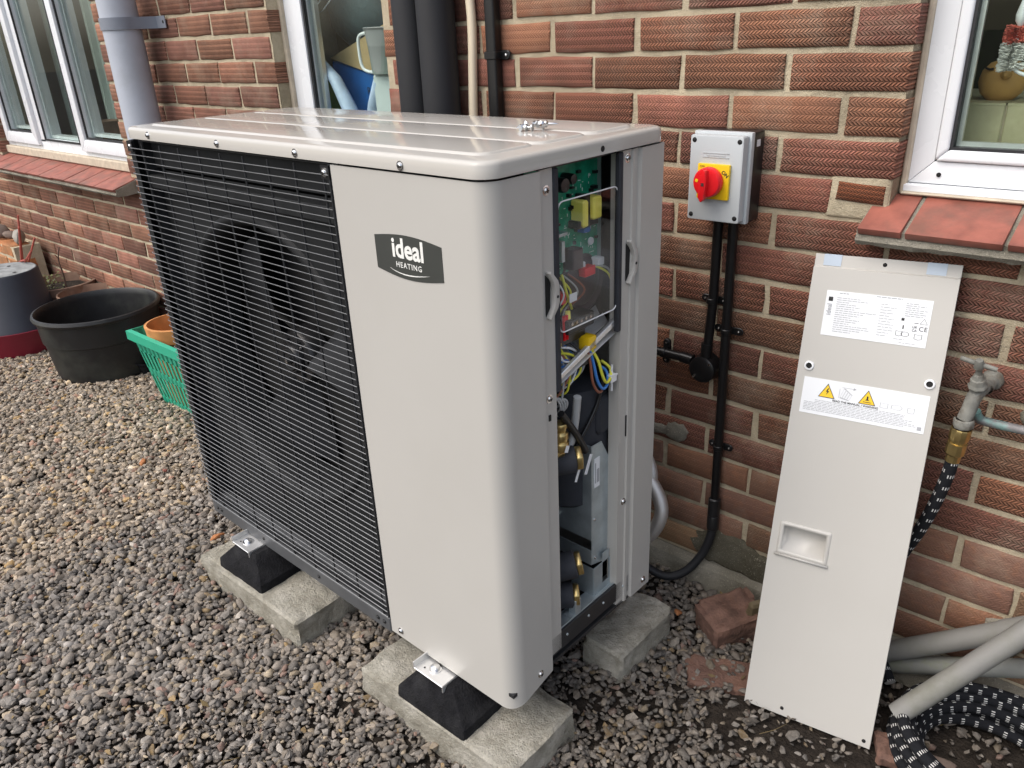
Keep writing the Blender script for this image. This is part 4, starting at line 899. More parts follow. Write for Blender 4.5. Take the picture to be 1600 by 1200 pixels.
flat(b, .084, .0848, .680, .698); flat(b, .088, .112, .7005, .7012); b.add([(.108, -.0012, .698), (.114, -.0012, .7008), (.109, -.0012, .7032)], [(0, 1, 2)])
outline(b, [(.158, .676), (.165, .675), (.172, .676), (.172, .685), (.165, .684), (.158, .685)], .12); outline(b, [(.177, .677), (.192, .675), (.197, .680), (.192, .685), (.178, .684)], .1); outline(b, [(.205, .674), (.211, .673), (.217, .674), (.217, .684), (.211, .683), (.205, .684)], .14)
b.build('symbol', 'ink', wl, fix=False)
b = MB()
for i in range(8): lines(.022 + (.02 if i < 2 else 0), .225 if i > 1 else .205, .668 - i * .0030, .0010, .86)
flat(b, .226, .233, .645, .652); b.build('small_print', 'ink', wl, fix=False)
text_mesh('lettering', 'READ THE MANUAL / WARNING', .0056, 'black', wl, PT(.115, .6725), .0001, .0001)
b = MB(); b.box(.016, .048, .0030, .0045, .928, .9494); b.build('tape', 'tape', ap); b = MB(); b.box(.194, .226, .0030, .0045, .928, .9494); b.build('tape', 'tape', ap)
for x, z, rd in ((.021, .733, 1), (.233, .733, 1)):
    b = MB(); b.lathe([(.0095, -.0005), (.0085, -.0035), (.006, -.004), (.0055, -.001)], (x, 0, z), (0, 1, 0), 16); g_ = b.build('grommet', 'white', ap); b = MB(); b.lathe([(0, -.002), (.0055, -.0018)], (x, 0, z), (0, 1, 0), 12); b.build('grommet_hole', 'dark', g_)
for x, z, y in ((.124, .938, .0038), (.077, .016, -.0004), (.237, .013, -.0004)):
    b = MB(); b.lathe([(0, 0), (.0038, 0), (.0038, .001)], (x, y - .0004, z), (0, 1, 0), 12); b.build('screw_hole', 'dark', ap, fix=False)

# ------------------------------------------------------------------ isolator switch and conduits
iso = thing('isolator_switch', 'grey rotary isolator switch box with red knob on yellow plate, on the brick wall', 'switch', (-.738, -.001, .953))
b = MB(); b.box(-.0605, .0605, -.046, 0, 0, .175); b.build('base', 'blackp', iso, bevel=.004, seg=2)
b = MB(); b.box(-.0615, .0615, -.060, -.046, -.001, .176); b.prism(rrect(-.0565, .0565, .004, .171, .004, 3), 'y', -.084, -.060); cvr = b.build('cover', 'isogrey', iso, bevel=.0025, seg=2)
for x in (-.048, .048):
    for z in (.014, .161):
        b = MB(); b.lathe([(.0050, .0005), (.0048, -.0004), (0, -.0004)], (x, -.084, z), (0, 1, 0), 14); o = b.build('screw_recess', 'dark', cvr, fix=False)
b = MB(); b.box(-.028, .028, -.0850, -.0835, .137, .1385); b.box(-.028, .028, -.0850, -.0835, .129, .1305); b.box(-.020, .02, -.0848, -.0835, .132, .1345); b.build('embossed_line', 'isogrey', cvr)
b = MB(); b.box(-.0345, .0345, -.092, -.0838, .049, .118); yp = b.build('yellow_plate', 'yellow', iso, bevel=.003, seg=2)
text_mesh('lettering', 'ON', .010, 'black', yp, PT(.0255, .100, -.0922) @ Matrix.Rotation(R(-40), 4, 'Z'), .0001, .0003)
text_mesh('lettering', 'OFF', .006, 'black', yp, PT(-.024, .112, -.0922), .0001)
b = MB(); b.lathe([(.0, -.113), (.020, -.1125), (.027, -.111), (.0295, -.107), (.0295, -.096), (.026, -.092)], (-.0045, 0, .084), (0, 1, 0), 36); kn = b.build('red_knob', 'red', iso, smooth=35)
b = MB(); b.prism([(-.010, -.026), (-.0035, -.037), (.003, -.030), (.0075, .004), (.005, .026), (-.001, .027), (-.009, .006)], 'y', -.125, -.111); b.build('knob_grip', 'red', kn, tf=Matrix.Translation((-.0045, 0, .084)), bevel=.003, seg=2)
b = MB(); b.box(-.0075, -.0015, -.1256, -.1245, .080, .086); b.build('knob_slot', 'brown', kn); b = MB(); b.lathe([(0, -.1132), (.0035, -.1130)], (-.024, 0, .088), (0, 1, 0), 10); b.build('knob_mark', 'amber', kn, fix=False)
b = MB(); b.box(.0603, .0609, -.035, -.020, .147, .160); b.build('sticker', 'label', iso)

def saddle(parent, c, axis, rp, wdt=.012, far=.02):
    c = Vector(c); b = MB()
    if axis == 'z':
        b.tube([(c.x, c.y, c.z - wdt / 2), (c.x, c.y, c.z + wdt / 2)], rp + .002, 16); b.prism(rrect(c.x - rp - far, c.x + rp + far, c.z - .0085, c.z + .0085, .0083, 5), 'y', c.y + .010, c.y + .014 if c.y < -.02 else -.002)
    else:
        b.tube([(c.x - wdt / 2, c.y, c.z), (c.x + wdt / 2, c.y, c.z)], rp + .002, 16); b.prism(rrect(c.x - .0085, c.x + .0085, c.z - rp - far, c.z + rp + far, .0083, 5), 'y', c.y + .010, -.002)
    o = b.build('saddle_clip', 'conduit', parent, world=True, bevel=.001)
    b = MB()
    for s in (-1, 1):
        q = (c.x + s * (rp + far * .55), c.y + .010, c.z) if axis == 'z' else (c.x, c.y + .010, c.z + s * (rp + far * .55))
        b.lathe([(0, -.003), (.0028, -.002), (.003, 0)], q, (0, 1, 0), 10)
    b.build('clip_screw', 'steel', o, world=True)
cA = thing('conduit', 'short black conduit dropping from the isolator into the round junction box', 'conduit', (-.7545, -.022, .953), 0, 'black conduits on the wall')
b = MB(); b.tube([(-.7545, -.022, .96), (-.7545, -.022, .775), (-.762, -.022, .63)], .0105, 16); b.tube([(-.762, -.022, .665), (-.7635, -.022, .615)], .013, 16); b.build('conduit_tube', 'conduit', cA, world=True, smooth=60); saddle(cA, (-.7575, -.022, .767), 'z', .0105)
cB = thing('conduit', 'long black conduit from the isolator to the flexible bend at the wall foot', 'conduit', (-.7205, -.022, .953), 0, 'black conduits on the wall')
b = MB(); b.tube([(-.7205, -.022, .96), (-.7155, -.022, .24)], .0105, 16); b.build('conduit_tube', 'conduit', cB, world=True, smooth=60)
saddle(cB, (-.7185, -.022, .703), 'z', .0105, far=.024); saddle(cB, (-.7165, -.022, .412), 'z', .0105)
b = MB(); b.lathe([(.0105, .018), (.0145, .015), (.0150, -.03), (.0135, -.032), (.0145, -.034), (.0145, -.07), (.011, -.074)], (-.7158, -.022, .255), (0, 0, 1), 18); b.build('coupler', 'blackp', cB, world=True)
b = MB(); b.tube(smoothpath([(-.7155, -.022, .20), (-.718, -.026, .16), (-.733, -.036, .105), (-.762, -.06, .055), (-.80, -.085, .036), (-.845, -.10, .05), (-.89, -.12, .095), (-.95, -.14, .12)], 8), .0108, 14); b.build('flexible_conduit', 'lagging', cB, world=True, smooth=60)
jb = thing('junction_box', 'round black junction box on the brick wall beside the two conduits', 'junction box', (-.766, -.002, .615))
b = MB(); b.lathe([(.0, -.036), (.026, -.036), (.031, -.033), (.032, -.004), (.034, .001)], (0, 0, -.012), (0, 1, 0), 28); b.tube([(-.03, -.020, .0), (-.058, -.020, .002)], .013, 14); b.build('box_body', 'conduit', jb, smooth=40)
b = MB(); b.lathe([(0, -.0385), (.003, -.038), (.003, -.035)], (-.016, 0, -.030), (0, 1, 0), 8); b.lathe([(0, -.0385), (.003, -.038), (.003, -.035)], (.02, 0, .006), (0, 1, 0), 8); b.build('box_screw', 'steel', jb)
cC = thing('conduit', 'black conduit running level behind the heat pump into the round box', 'conduit', (-.9, -.022, .617), 0, 'black conduits on the wall')
b = MB(); b.tube([(-.80, -.022, .617), (-1.5, -.022, .621)], .0105, 16); b.build('conduit_tube', 'conduit', cC, world=True, smooth=60); saddle(cC, (-.872, -.022, .617), 'x', .0105)

# ------------------------------------------------------------------ pipes on the wall above the heat pump
for x, rp, lab in ((-1.617, .0445, 'thick black lagged pipe beside the cluttered window, left of the pair'), (-1.524, .0475, 'thick black lagged pipe next to the cream pipe, right of the pair')):
    b = MB(); b.tube([(x, -.058, .15), (x - .002, -.058, .7), (x + .002, -.056, 1.2), (x, -.058, 2.2)], rp, 24); tag(b.build('lagged_pipe', 'lagging', smooth=60), lab, 'pipe', 'black lagged pipes')
b = MB(); b.tube(smoothpath([(-1.452, -.012, .2), (-1.452, -.012, .9), (-1.4565, -.013, 1.1), (-1.450, -.013, 1.22), (-1.444, -.012, 1.34), (-1.447, -.012, 1.5), (-1.446, -.012, 2.2)], 5), .0115, 14); tag(b.build('cream_pipe', 'cream', smooth=60), 'thin cream plastic pipe slightly bowed, beside the black lagged pipes', 'pipe')
cD = thing('conduit', 'thin black conduit with one clip to the right of the cream pipe', 'conduit', (-1.372, -.014, .2))
b = MB(); b.prism(rrect(-1.388, -1.357, -.030, -.002, .006, 3), 'z', .2, 2.2); b.build('conduit_tube', 'conduit', cD, world=True, bevel=0)
b = MB(); b.prism(rrect(-1.392, -1.328, 1.262, 1.284, .010, 5), 'y', -.010, -.002); b.box(-1.391, -1.354, -.033, -.002, 1.264, 1.282); o = b.build('saddle_clip', 'conduit', cD, world=True, bevel=.002); b = MB(); b.lathe([(0, -.0135), (.0035, -.0125), (.004, -.009)], (-1.339, 0, 1.273), (0, 1, 0), 10); b.build('clip_screw', 'steel', o, world=True)
dp = thing('downpipe', 'fat pale grey plastic downpipe with a strap bracket beside the left window', 'downpipe', (-3.098, -.10, .0))
b = MB(); b.tube([(-3.098, -.10, .02), (-3.098, -.10, 2.2)], .066, 28); b.build('pipe', 'pvcgrey', dp, world=True, smooth=60)
b = MB(); pts = arc(-3.098, -.10, .0675, 180, 360, 14); b.sheet([(-3.208, -.004), (-3.1655, -.004)] + pts + [(-3.0305, -.05), (-3.012, -.006), (-2.95, -.006)], 1.385, 1.425, -.003); o = b.build('bracket', 'pvcdark', dp, world=True, smooth=50)
b = MB(); b.lathe([(0, -.010), (.006, -.009), (.006, -.004)], (-2.965, 0, 1.405), (0, 1, 0), 8); b.build('bracket_screw', 'dark', o, world=True)

# steel hoses behind the casing
b = MB(); b.tube(smoothpath([(-1.0, -.16, .46), (-.90, -.155, .455), (-.838, -.15, .415), (-.815, -.15, .36), (-.835, -.15, .31), (-.90, -.15, .28), (-1.0, -.15, .27)], 8), .0125, 16); tag(b.build('steel_hose', 'braid', smooth=70), 'shiny braided steel hose, upper loop behind the heat pump corner', 'hose', 'steel hoses')
hs = thing('steel_hose', 'shiny braided steel hose, lower bend curling down beside the wall foot', 'hose', (-.81, -.16, .19), 0, 'steel hoses')
b = MB(); b.tube(smoothpath([(-.98, -.16, .40), (-.88, -.158, .392), (-.815, -.155, .345), (-.785, -.155, .285), (-.797, -.16, .225), (-.835, -.165, .178), (-.90, -.17, .15)], 8), .0165, 18); b.build('braided_hose', 'braid', hs, world=True, smooth=70)
b = MB(); b.tube([(-.822, -.163, .192), (-.845, -.167, .170)], .019, 16); b.tube([(-.845, -.167, .170), (-.87, -.169, .158)], .0175, 8); b.build('hose_collar', 'steel', hs, world=True, bevel=.001)

# ------------------------------------------------------------------ outdoor tap with hose
tp = thing('garden_tap', 'weathered outdoor tap with brass hose connector on the brick wall at right', 'tap', (-.205, -.03, .70))
def T(name, mb, m, **k): return mb.build(name, m, tp, world=True, **k)
b = MB(); b.lathe([(.020, 0), (.020, .005), (.017, .008), (.012, .010), (.0115, .05)], (-.205, -.002, .712), (0, -1, 0), 8); T('wall_plate', b, 'tapm', bevel=.002)
b = MB(); b.tube(smoothpath([(-.205, -.03, .712), (-.210, -.06, .714), (-.2155, -.078, .705), (-.219, -.086, .680), (-.222, -.090, .662)], 6), [.0115] * 6 + [.0125] * 12 + [.0125] * 7, 16); T('tap_body', b, 'tapm', smooth=60)
b = MB(); b.lathe([(.015, 0), (.0175, .002), (.0175, .016), (.0155, .018)], (-.222, -.090, .664), (.04, .02, -1), 8); T('spout_nut', b, 'tapm', bevel=.001)
b = MB(); b.lathe([(.0, 0), (.015, 0), (.017, .005), (.013, .010), (.013, .020), (.010, .021), (.008, .030), (.0055, .031), (.0055, .046)], (-.214, -.078, .722), (-.05, -.35, 1), 8); T('tap_gland', b, 'tapm', bevel=.001)
b = MB(); b.tube([(-.246, -.100, .779), (-.2165, -.095, .772)], [.0042, .0048], 10); b.tube([(-.2165, -.095, .772), (-.190, -.089, .766)], [.0048, .0042], 10); b.lathe([(0, .012), (.006, .011), (.008, .006), (.008, -.006)], (-.217, -.0945, .770), (-.05, -.35, 1), 12); T('tap_handle', b, 'tapm', smooth=50)
b = MB(); b.lathe([(.0165, 0), (.0175, .003), (.0175, .020), (.0155, .026), (.0135, .027), (.0135, .030), (.0165, .031), (.0165, .052), (.0145, .055), (.0125, .056), (.0125, .070)], (-.2225, -.0905, .6455), (-.06, .02, -1), 12); T('hose_connector', b, 'brass', smooth=25)
b = MB(); b.tube(smoothpath([(-.213, -.05, .665), (-.208, -.044, .652), (-.195, -.040, .645), (-.12, -.036, .644), (.0, -.034, .645), (.4, -.034, .65)], 6), .0085, 12); tag(b.build('copper_pipe', 'copper', smooth=60), 'old copper pipe with green verdigris running along the wall to the tap', 'pipe')
hose = thing('garden_hose', 'black braided hose with white flecks hanging from the tap and coiled on the ground', 'hose', (-.08, -.16, 0))
hd = smoothpath([(-.2268, -.0890, .577), (-.229, -.089, .545), (-.236, -.087, .50), (-.246, -.084, .45), (-.259, -.080, .40), (-.278, -.075, .34), (-.30, -.07, .25), (-.31, -.06, .12), (-.29, -.06, .06), (-.25, -.10, .03)], 8)
b = MB(); b.tube(hd, .0115, 16); b.build('hanging_length', 'hose', hose, world=True, smooth=70)
coil = MB(); rnd = random.Random(8); pts = []
loops = [(.182, .162, .000), (.157, .137, .002), (.132, .112, .004), (.172, .152, .019), (.146, .126, .022), (.180, .158, .040), (.155, .135, .043), (.168, .146, .062)]
for li, (rx, ry, z) in enumerate(loops):
    cx, cy = -.028 + rnd.uniform(-.006, .006), -.190 + rnd.uniform(-.006, .006)
    for k in range(20):
        a = 2 * PI * k / 20; zz = z + .014 + .005 * math.sin(a * 2 + li) + (.010 * k / 20)
        pts.append((cx + rx * math.cos(a), cy + ry * math.sin(a), max(.012, zz)))
coil.tube(smoothpath(pts, 3), .0112, 14); coil.build('coil', 'hose', hose, world=True, smooth=70)

# waste pipes leaning in the corner
for a, c, rp, m, lab in (((-.33, -.055, .022), (.02, -.055, .315), .0215, 'waste', 'pale grey plastic pipe leaning along the wall, topmost of three'),
                         ((-.33, -.045, -.005), (.10, -.05, .235), .019, 'waste2', 'mossy grey plastic pipe lying behind the other two by the hose coil'),
                         ((-.206, -.230, .078), (.003, -.056, .346), .0205, 'waste', 'dirty grey plastic pipe crossing in front of the others with its end on the hose')):
    b = MB(); A, B = Vector(a), Vector(c); d = (B - A).normalized(); U = d.orthogonal().normalized(); S = d.cross(U)
    L = (B - A).length; ring = lambda h, r_: [A + d * h + (U * math.cos(2 * PI * k / 20) + S * math.sin(2 * PI * k / 20)) * r_ for k in range(20)]
    prof = [(L, rp - .003), (L, rp)] + ([(L * .82, rp), (L * .819, rp + .0016), (L * .70, rp + .0016), (L * .699, rp)] if 'topmost' in lab else []) + [(0, rp), (0, rp - .003), (.1, rp - .003)]
    b.loft([ring(h, r_) for h, r_ in prof], cap=False); tag(b.build('waste_pipe', m, smooth=50), lab, 'pipe', 'grey waste pipes')

# broken bricks and stones in the corner
block('broken_brick', 'broken red brick lying between the rear concrete block and the panel', 'brick', (-.602, -.135, .035), 1.0, .135, .10, .085, 21, 'redrub', None, (.12, -.1), .006)
block('broken_brick', 'flat crumbling red brick sunk in the soil beside the panel foot', 'brick', (-.545, -.265, -.010), .55, .17, .085, .035, 22, 'redrub', None, (.05, .06), .006)
block('wood_offcut', 'dark rotten board end propped behind the panel', 'board', (-.525, -.075, .05), .9, .14, .022, .12, 23, 'wood', None, (.25, 0), .004)
block('brick_fragment', 'small reddish brick fragment at the bottom corner of the leaning panel', 'brick', (-.205, -.262, .012), .4, .045, .07, .03, 24, 'redrub', None, (0, .1), .006)
def boulder(name, label, cat, loc, s, seed, m, group=None):
    v = pebble(seed) * s; me = bpy.data.meshes.new(name); me.from_pydata([tuple(p) for p in v], [], IF.tolist()); me.materials.append(MT[m])
    for p in me.polygons: p.use_smooth = True
    o = link(name, me); o.location = loc; o.rotation_euler.z = seed; return tag(o, label, cat, group)
boulder('stone', 'dull pinkish stone lying inside the hose coil', 'stone', (-.115, -.235, .012), (.032, .024, .014), 302, 'pinkrock')
boulder('stone', 'ochre pebble behind the heat pump under the flexible conduit', 'stone', (-.86, -.22, .012), (.022, .016, .014), 303, 'slab')
boulder('stone', 'yellowish leaf-shaped stone on the gravel at far left', 'stone', (-2.55, -.62, .016), (.035, .017, .010), 304, 'slab')
boulder('tile_chip', 'bright red chip on the gravel beside the yellowish stone', 'chip', (-2.43, -.60, .018), (.012, .010, .008), 305, 'tile')
boulder('tile_chip', 'orange tile chip on the gravel left of the grille foot', 'chip', (-1.93, -.70, .018), (.028, .012, .009), 306, 'slab')
boulder('stone', 'yellow stone in the gravel right of the front concrete block', 'stone', (-.72, -.165, .014), (.016, .012, .010), 307, 'slab')

b = MB(); r = random.Random(31)
for i in range(150):
    x, y = r.uniform(-4.2, -.1), r.uniform(-1.35, -.03); z = gh(x, y) + .016; a = r.uniform(0, 6.28); l = r.uniform(.006, .016); w = l * r.uniform(.3, .5)
    if -1.9 < x < -.7 and -.82 < y < -.2: continue
    u = Vector((math.cos(a), math.sin(a), r.uniform(-.3, .4))) * l; q = Vector((-math.sin(a), math.cos(a), r.uniform(-.3, .3))) * w; c = Vector((x, y, z))
    if i % 3: b.add([c - u, c + q, c + u + Vector((0, 0, .003)), c - q], [(0, 1, 2, 3)])
    else: b.tube([c - u * 2.2, c + q * .6, c + u * 2.2], .0009, 4)
tag(b.build('leaf_litter', 'litter', fix=False), 'scraps of dead leaf and twig lying on the gravel', None, None, 'stuff')

# ------------------------------------------------------------------ pots at the far left
def pot(name, label, cat, loc, prof, m, n=40, extra=None, group=None, bevel=0):
    b = MB(); b.lathe(prof, (0, 0, 0), (0, 0, 1), n); o = b.build(name, m, smooth=40); o.location = loc; return tag(o, label, cat, group)
tubo = pot('plastic_tub', 'big empty round black plastic tub with rolled rim beside the red pot', 'tub', (-3.59, -.262, 0), [(0, 0), (.205, 0), (.219, .012), (.236, .170), (.242, .173), (.244, .20), (.247, .268), (.258, .272), (.262, .282), (.258, .293), (.250, .295), (.244, .287), (.242, .265), (.233, .175), (.232, .165), (.212, .03), (0, .028)], 'tub', 56)
buc = thing('upturned_bucket', 'dark blue bucket upside down on a red pot', 'bucket', (-4.27, -.40, .085))
b = MB(); b.lathe([(.190, 0), (.192, .004), (.186, .012), (.158, .285), (.150, .293)], (0, 0, 0), (0, 0, 1), 44); b.build('bucket_wall', 'bucket', buc, smooth=40)
b = MB(); b.lathe([(.151, .292), (.146, .294), (.135, .288), (0, .289)], (0, 0, 0), (0, 0, 1), 44); bb_ = b.build('bucket_bottom', 'dusty', buc, smooth=30)
b = MB()
for a in (20, 140, 260): b.lathe([(0, .2905), (.009, .2900)], (.09 * math.cos(R(a)), .09 * math.sin(R(a)), 0), (0, 0, 1), 10)
b.build('drain_hole', 'dark', bb_, fix=False); b = MB(); b.box(.045, .056, -.163, -.150, .225, .262); b.build('handle_slot', 'dark', buc)
pot('red_pot', 'dark red plastic pot under the upturned bucket', 'pot', (-4.25, -.40, 0), [(0, 0), (.205, 0), (.212, .004), (.236, .105), (.240, .128), (.23, .128), (.19, .02), (0, .018)], 'redpot')
tpt = thing('plant_pot', 'old terracotta pot with a weedy seedling and a bare twig behind the bucket', 'plant pot', (-4.36, -.13, 0))
b = MB(); b.lathe([(0, 0), (.12, 0), (.165, .20), (.175, .202), (.178, .24), (.166, .242), (.158, .19), (0, .18)], (0, 0, 0), (0, 0, 1), 32); b.build('pot_body', 'terrab', tpt, smooth=40)
b = MB(); b.lathe([(0, .205), (.158, .198)], (0, 0, 0), (0, 0, 1), 24); b.build('potting_soil', 'soil', tpt, fix=False)
b = MB(); b.tube(smoothpath([(.06, .0, .19), (.062, .005, .28), (.068, .0, .36), (.095, .01, .43)], 5), [.004] * 8 + [.003] * 8, 6); b.tube([(.064, .003, .31), (.03, -.01, .36)], .002, 5); b.tube([(.07, 0, .37), (.10, -.02, .40)], .002, 5); b.build('twig', 'twig', tpt)
b = MB(); r = random.Random(6)
for i in range(60):
    a = r.uniform(0, 6.28); q = r.uniform(0, .1); x, y = -.02 + q * math.cos(a), -.05 + q * math.sin(a); h = .205 + r.uniform(0, .07); w = r.uniform(.008, .016); t2 = r.uniform(0, 6.28)
    dx, dy = math.cos(t2) * w, math.sin(t2) * w
    b.add([(x, y, h), (x + dx - dy * .4, y + dy + dx * .4, h + .008), (x + 2 * dx, y + 2 * dy, h + r.uniform(-.006, .01)), (x + dx + dy * .4, y + dy - dx * .4, h + .004)], [(0, 1, 2, 3)])
b.build('leaves', 'leaf', tpt, fix=False)
pot('plant_pot', 'shallow terracotta pot with a yellowed rim hidden behind the black tub', 'plant pot', (-4.06, -.115, 0), [(0, 0), (.09, 0), (.135, .20), (.140, .202), (.142, .235), (.134, .237), (.125, .19), (0, .18)], 'terrab', 32)
# low brick planter with stones
plr = thing('brick_planter', 'low planter wall of old orange bricks in the far left corner', 'planter', (-5.1, -.12, 0))
r = random.Random(14)
for k in range(5):
    for i in range(3):
        L = .215; x = -5.50 + i * .225 + (.11 if k % 2 else 0)
        if x + L > -4.80: L = -4.80 - x
        if L < .05: continue
        o = rough_block('brick', L, .10, .064, 40 + k * 3 + i, 'slab', .004); o.parent = plr; o.location = Vector((x + L / 2, -.12 + r.uniform(-.004, .004), .04 + k * .0735)) - plr.location
b = MB(); b.box(-5.5, -4.805, -.165, -.03, .0, .36); b.build('mortar', 'mortar', plr, world=True)
for i, (x, s, m, lab) in enumerate(((-4.86, .055, 'rock', 'round grey stone on the planter corner, rightmost of the row'), (-4.98, .042, 'pinkrock', 'small pale stone between two bigger ones on the planter'), (-5.10, .055, 'pinkrock', 'pinkish stone on the planter behind the red sticks'), (-5.26, .07, 'rock', 'big flat grey stone on the planter at the photo edge'))):
    boulder('stone', lab, 'stone', (x, -.11, .375 + s * .6), (s, s * .8, s * .78), 320 + i, m, 'stones on the planter')
st = thing('red_sticks', 'bundle of thin red sticks standing behind the upturned bucket', 'sticks', (-4.50, -.28, 0))
for i, (dx, dy) in enumerate(((.14, .05), (.17, .03), (.25, .06), (.28, .02), (.22, .0))):
    b = MB(); b.tube([(-4.50 + i * .008, -.28, .02), (-4.50 + dx * .6, -.28 + dy * .6, .38), (-4.50 + dx, -.28 + dy, .60 - .05 * i)], .0045, 6); b.build('stick', 'stick', st, world=True)
pot('saucer', 'small dark bowl on the gravel between the tub and the green crate', 'bowl', (-3.38, -.19, .0), [(0, .004), (.035, .004), (.055, .05), (.062, .052), (.060, .058), (.05, .05), (.03, .012), (0, .012)], 'rubber', 24)
# green crate
cr_ = thing('green_crate', 'green slatted plastic basket holding an orange pot beside the grille', 'basket', (-2.80, -.22, 0))
rx0, rx1, ry0, ry1, H = -3.085, -2.46, -.345, -.10, .305; bx0, bx1, by0, by1 = -3.005, -2.54, -.312, -.13
def side_pt(s, t, h):   # s in 0..1 along a side
    f = h / H; X0_, X1_, Y0_, Y1_ = bx0 + (rx0 - bx0) * f, bx1 + (rx1 - bx1) * f, by0 + (ry0 - by0) * f, by1 + (ry1 - by1) * f
    return {0: (X0_ + (X1_ - X0_) * t, Y0_, h), 1: (X0_, Y1_ + (Y0_ - Y1_) * t, h), 2: (X1_ + (X0_ - X1_) * t, Y1_, h), 3: (X1_, Y0_ + (Y1_ - Y0_) * t, h)}[s]
b = MB()
for s, nb in ((0, 17), (1, 7), (2, 17), (3, 7)):
    for h0, h1 in ((0, .03), (.125, .15), (.225, H)):
        b.add([side_pt(s, 0, h0), side_pt(s, 1, h0), side_pt(s, 1, h1), side_pt(s, 0, h1)], [(0, 1, 2, 3)])
    for i in range(nb + 1):
        t0, t1 = max(0, i / nb - .24 / nb), min(1, i / nb + .24 / nb); b.add([side_pt(s, t0, .0), side_pt(s, t1, .0), side_pt(s, t1, H), side_pt(s, t0, H)], [(0, 1, 2, 3)])
b.add([(bx0, by0, .004), (bx1, by0, .004), (bx1, by1, .004), (bx0, by1, .004)], [(0, 1, 2, 3)])
body = b.build('basket_body', 'green', cr_, world=True, fix=False, smooth=0)
sm = body.modifiers.new('thickness', 'SOLIDIFY'); sm.thickness = .003
b = MB(); o_ = [(rx0 - .012, ry0 - .012), (rx1 + .012, ry0 - .012), (rx1 + .012, ry1 + .012), (rx0 - .012, ry1 + .012)]; i_ = [(rx0 + .004, ry0 + .004), (rx1 - .004, ry0 + .004), (rx1 - .004, ry1 - .004), (rx0 + .004, ry1 - .004)]
b.loft([[(x, y, H - .035) for x, y in o_], [(x, y, H) for x, y in o_], [(x, y, H + .004) for x, y in i_], [(x, y, H - .02) for x, y in i_]], cap=False); b.build('basket_rim', 'green', cr_, world=True, fix=False, smooth=0)
pot('orange_pot', 'orange terracotta pot standing inside the green basket', 'plant pot', (-2.925, -.225, -.005), [(0, 0), (.08, 0), (.106, .285), (.114, .288), (.120, .345), (.110, .347), (.100, .27), (.07, .02), (0, .018)], 'terra', 36)

# ------------------------------------------------------------------ things seen through the windows
lg = MB(); lg.box(-.46, .7, .15, .45, .98, 1.168); lg = lg.build('window_ledge', 'mortar', house, world=True)
for i in range(7):
    for j in range(2):
        b = MB(); b.box(-.457 + i * .16, -.457 + i * .16 + .157, .146, .15, 1.0 + j * .086, 1.0 + j * .086 + .083); b.build('tile', 'stonetile', lg, world=True, bevel=.002)
b = MB()
for i in range(7): b.box(-.457 + i * .16, -.457 + i * .16 + .157, .146, .45, 1.168, 1.172)
b.build('ledge_top', 'stonetile', lg, world=True)
fp = thing('clay_face_pot', 'round orange clay pot with a bulging nose and slit eyes on the inner window ledge', 'pot', (-.325, .215, 1.172))
b = MB(); b.lathe([(0, 0), (.022, 0), (.034, .012), (.040, .030), (.036, .050), (.024, .064), (.014, .068), (.012, .066)], (0, 0, 0), (0, 0, 1), 28); b.build('pot_body', 'clay', fp, smooth=60)
b = MB(); b.lathe([(0, -.012), (.007, -.009), (.010, 0), (.006, .008)], (.010, -.037, .047), (0, 1, .3), 14); b.build('nose', 'clay', fp, smooth=60); b = MB(); b.tube([(-.026, -.026, .056), (-.019, -.0315, .054), (-.012, -.0335, .055)], .002, 6); b.build('slit_eye', 'dark', fp)
br = thing('washing_up_brush', 'white washing-up brush with red and white bristles hanging in the right window', 'brush', (-.313, .13, 1.23))
b = MB(); r = random.Random(9)
def tufts(b, z0, z1, n, rad):
    for i in range(n):
        z = r.uniform(z0, z1); a = r.uniform(PI * .6, PI * 1.9); l = rad * r.uniform(.85, 1.05)
        b.tube([(-.305, .125, z), (-.300 + math.cos(a) * l, .125 + math.sin(a) * l * .7, z + r.uniform(-.003, .003))], .0011, 4, caps=False)
tufts(b, 1.228, 1.272, 420, .023); b.build('white_bristles', 'bristle', br, world=True); b = MB(); tufts(b, 1.272, 1.298, 260, .021); b.build('red_bristles', 'bristler', br, world=True)
b = MB(); b.tube(smoothpath([(-.298, .122, 1.36), (-.299, .122, 1.335), (-.298, .122, 1.25), (-.297, .122, 1.235), (-.280, .120, 1.222), (-.22, .12, 1.205)], 6), .0032, 8); b.lathe([(.003, .035), (.006, .02), (.010, .004), (.009, -.006), (.004, -.014)], (-.298, .121, 1.312), (0, 0, 1), 12); b.build('handle', 'white', br, world=True, smooth=60)
# middle window clutter
b = MB(); b.lathe([(0, -.175), (.07, -.16), (.14, -.10), (.165, 0), (.14, .10), (.09, .16), (0, .18)], (-2.225, .36, 1.435), (.45, -.1, 1), 32); tag(b.build('grey_bag', 'ball', smooth=80), 'large rounded grey-green bag filling the top of the cluttered window', 'bag')
b = MB(); b.tube(smoothpath([(-2.245, .105, 1.395), (-2.20, .10, 1.42), (-2.14, .10, 1.46), (-2.09, .10, 1.52)], 5), .0016, 6); b.tube(smoothpath([(-2.245, .105, 1.395), (-2.19, .11, 1.405), (-2.12, .11, 1.45), (-2.07, .11, 1.50)], 5), .0016, 6); tag(b.build('wire_loop', 'steel'), 'bent wire loop at the top of the cluttered window', 'wire')
b = MB(); b.hexa([(-2.31, .20, .95), (-1.90, .20, .95), (-1.90, .5, .95), (-2.31, .5, .95), (-2.293, .20, 1.257), (-1.90, .20, 1.178), (-1.90, .5, 1.178), (-2.293, .5, 1.257)]); cb = b.build('blue_crate', 'bluebox', bevel=.004); tag(cb, 'blue crate standing inside the cluttered window under a cardboard sheet', 'crate')
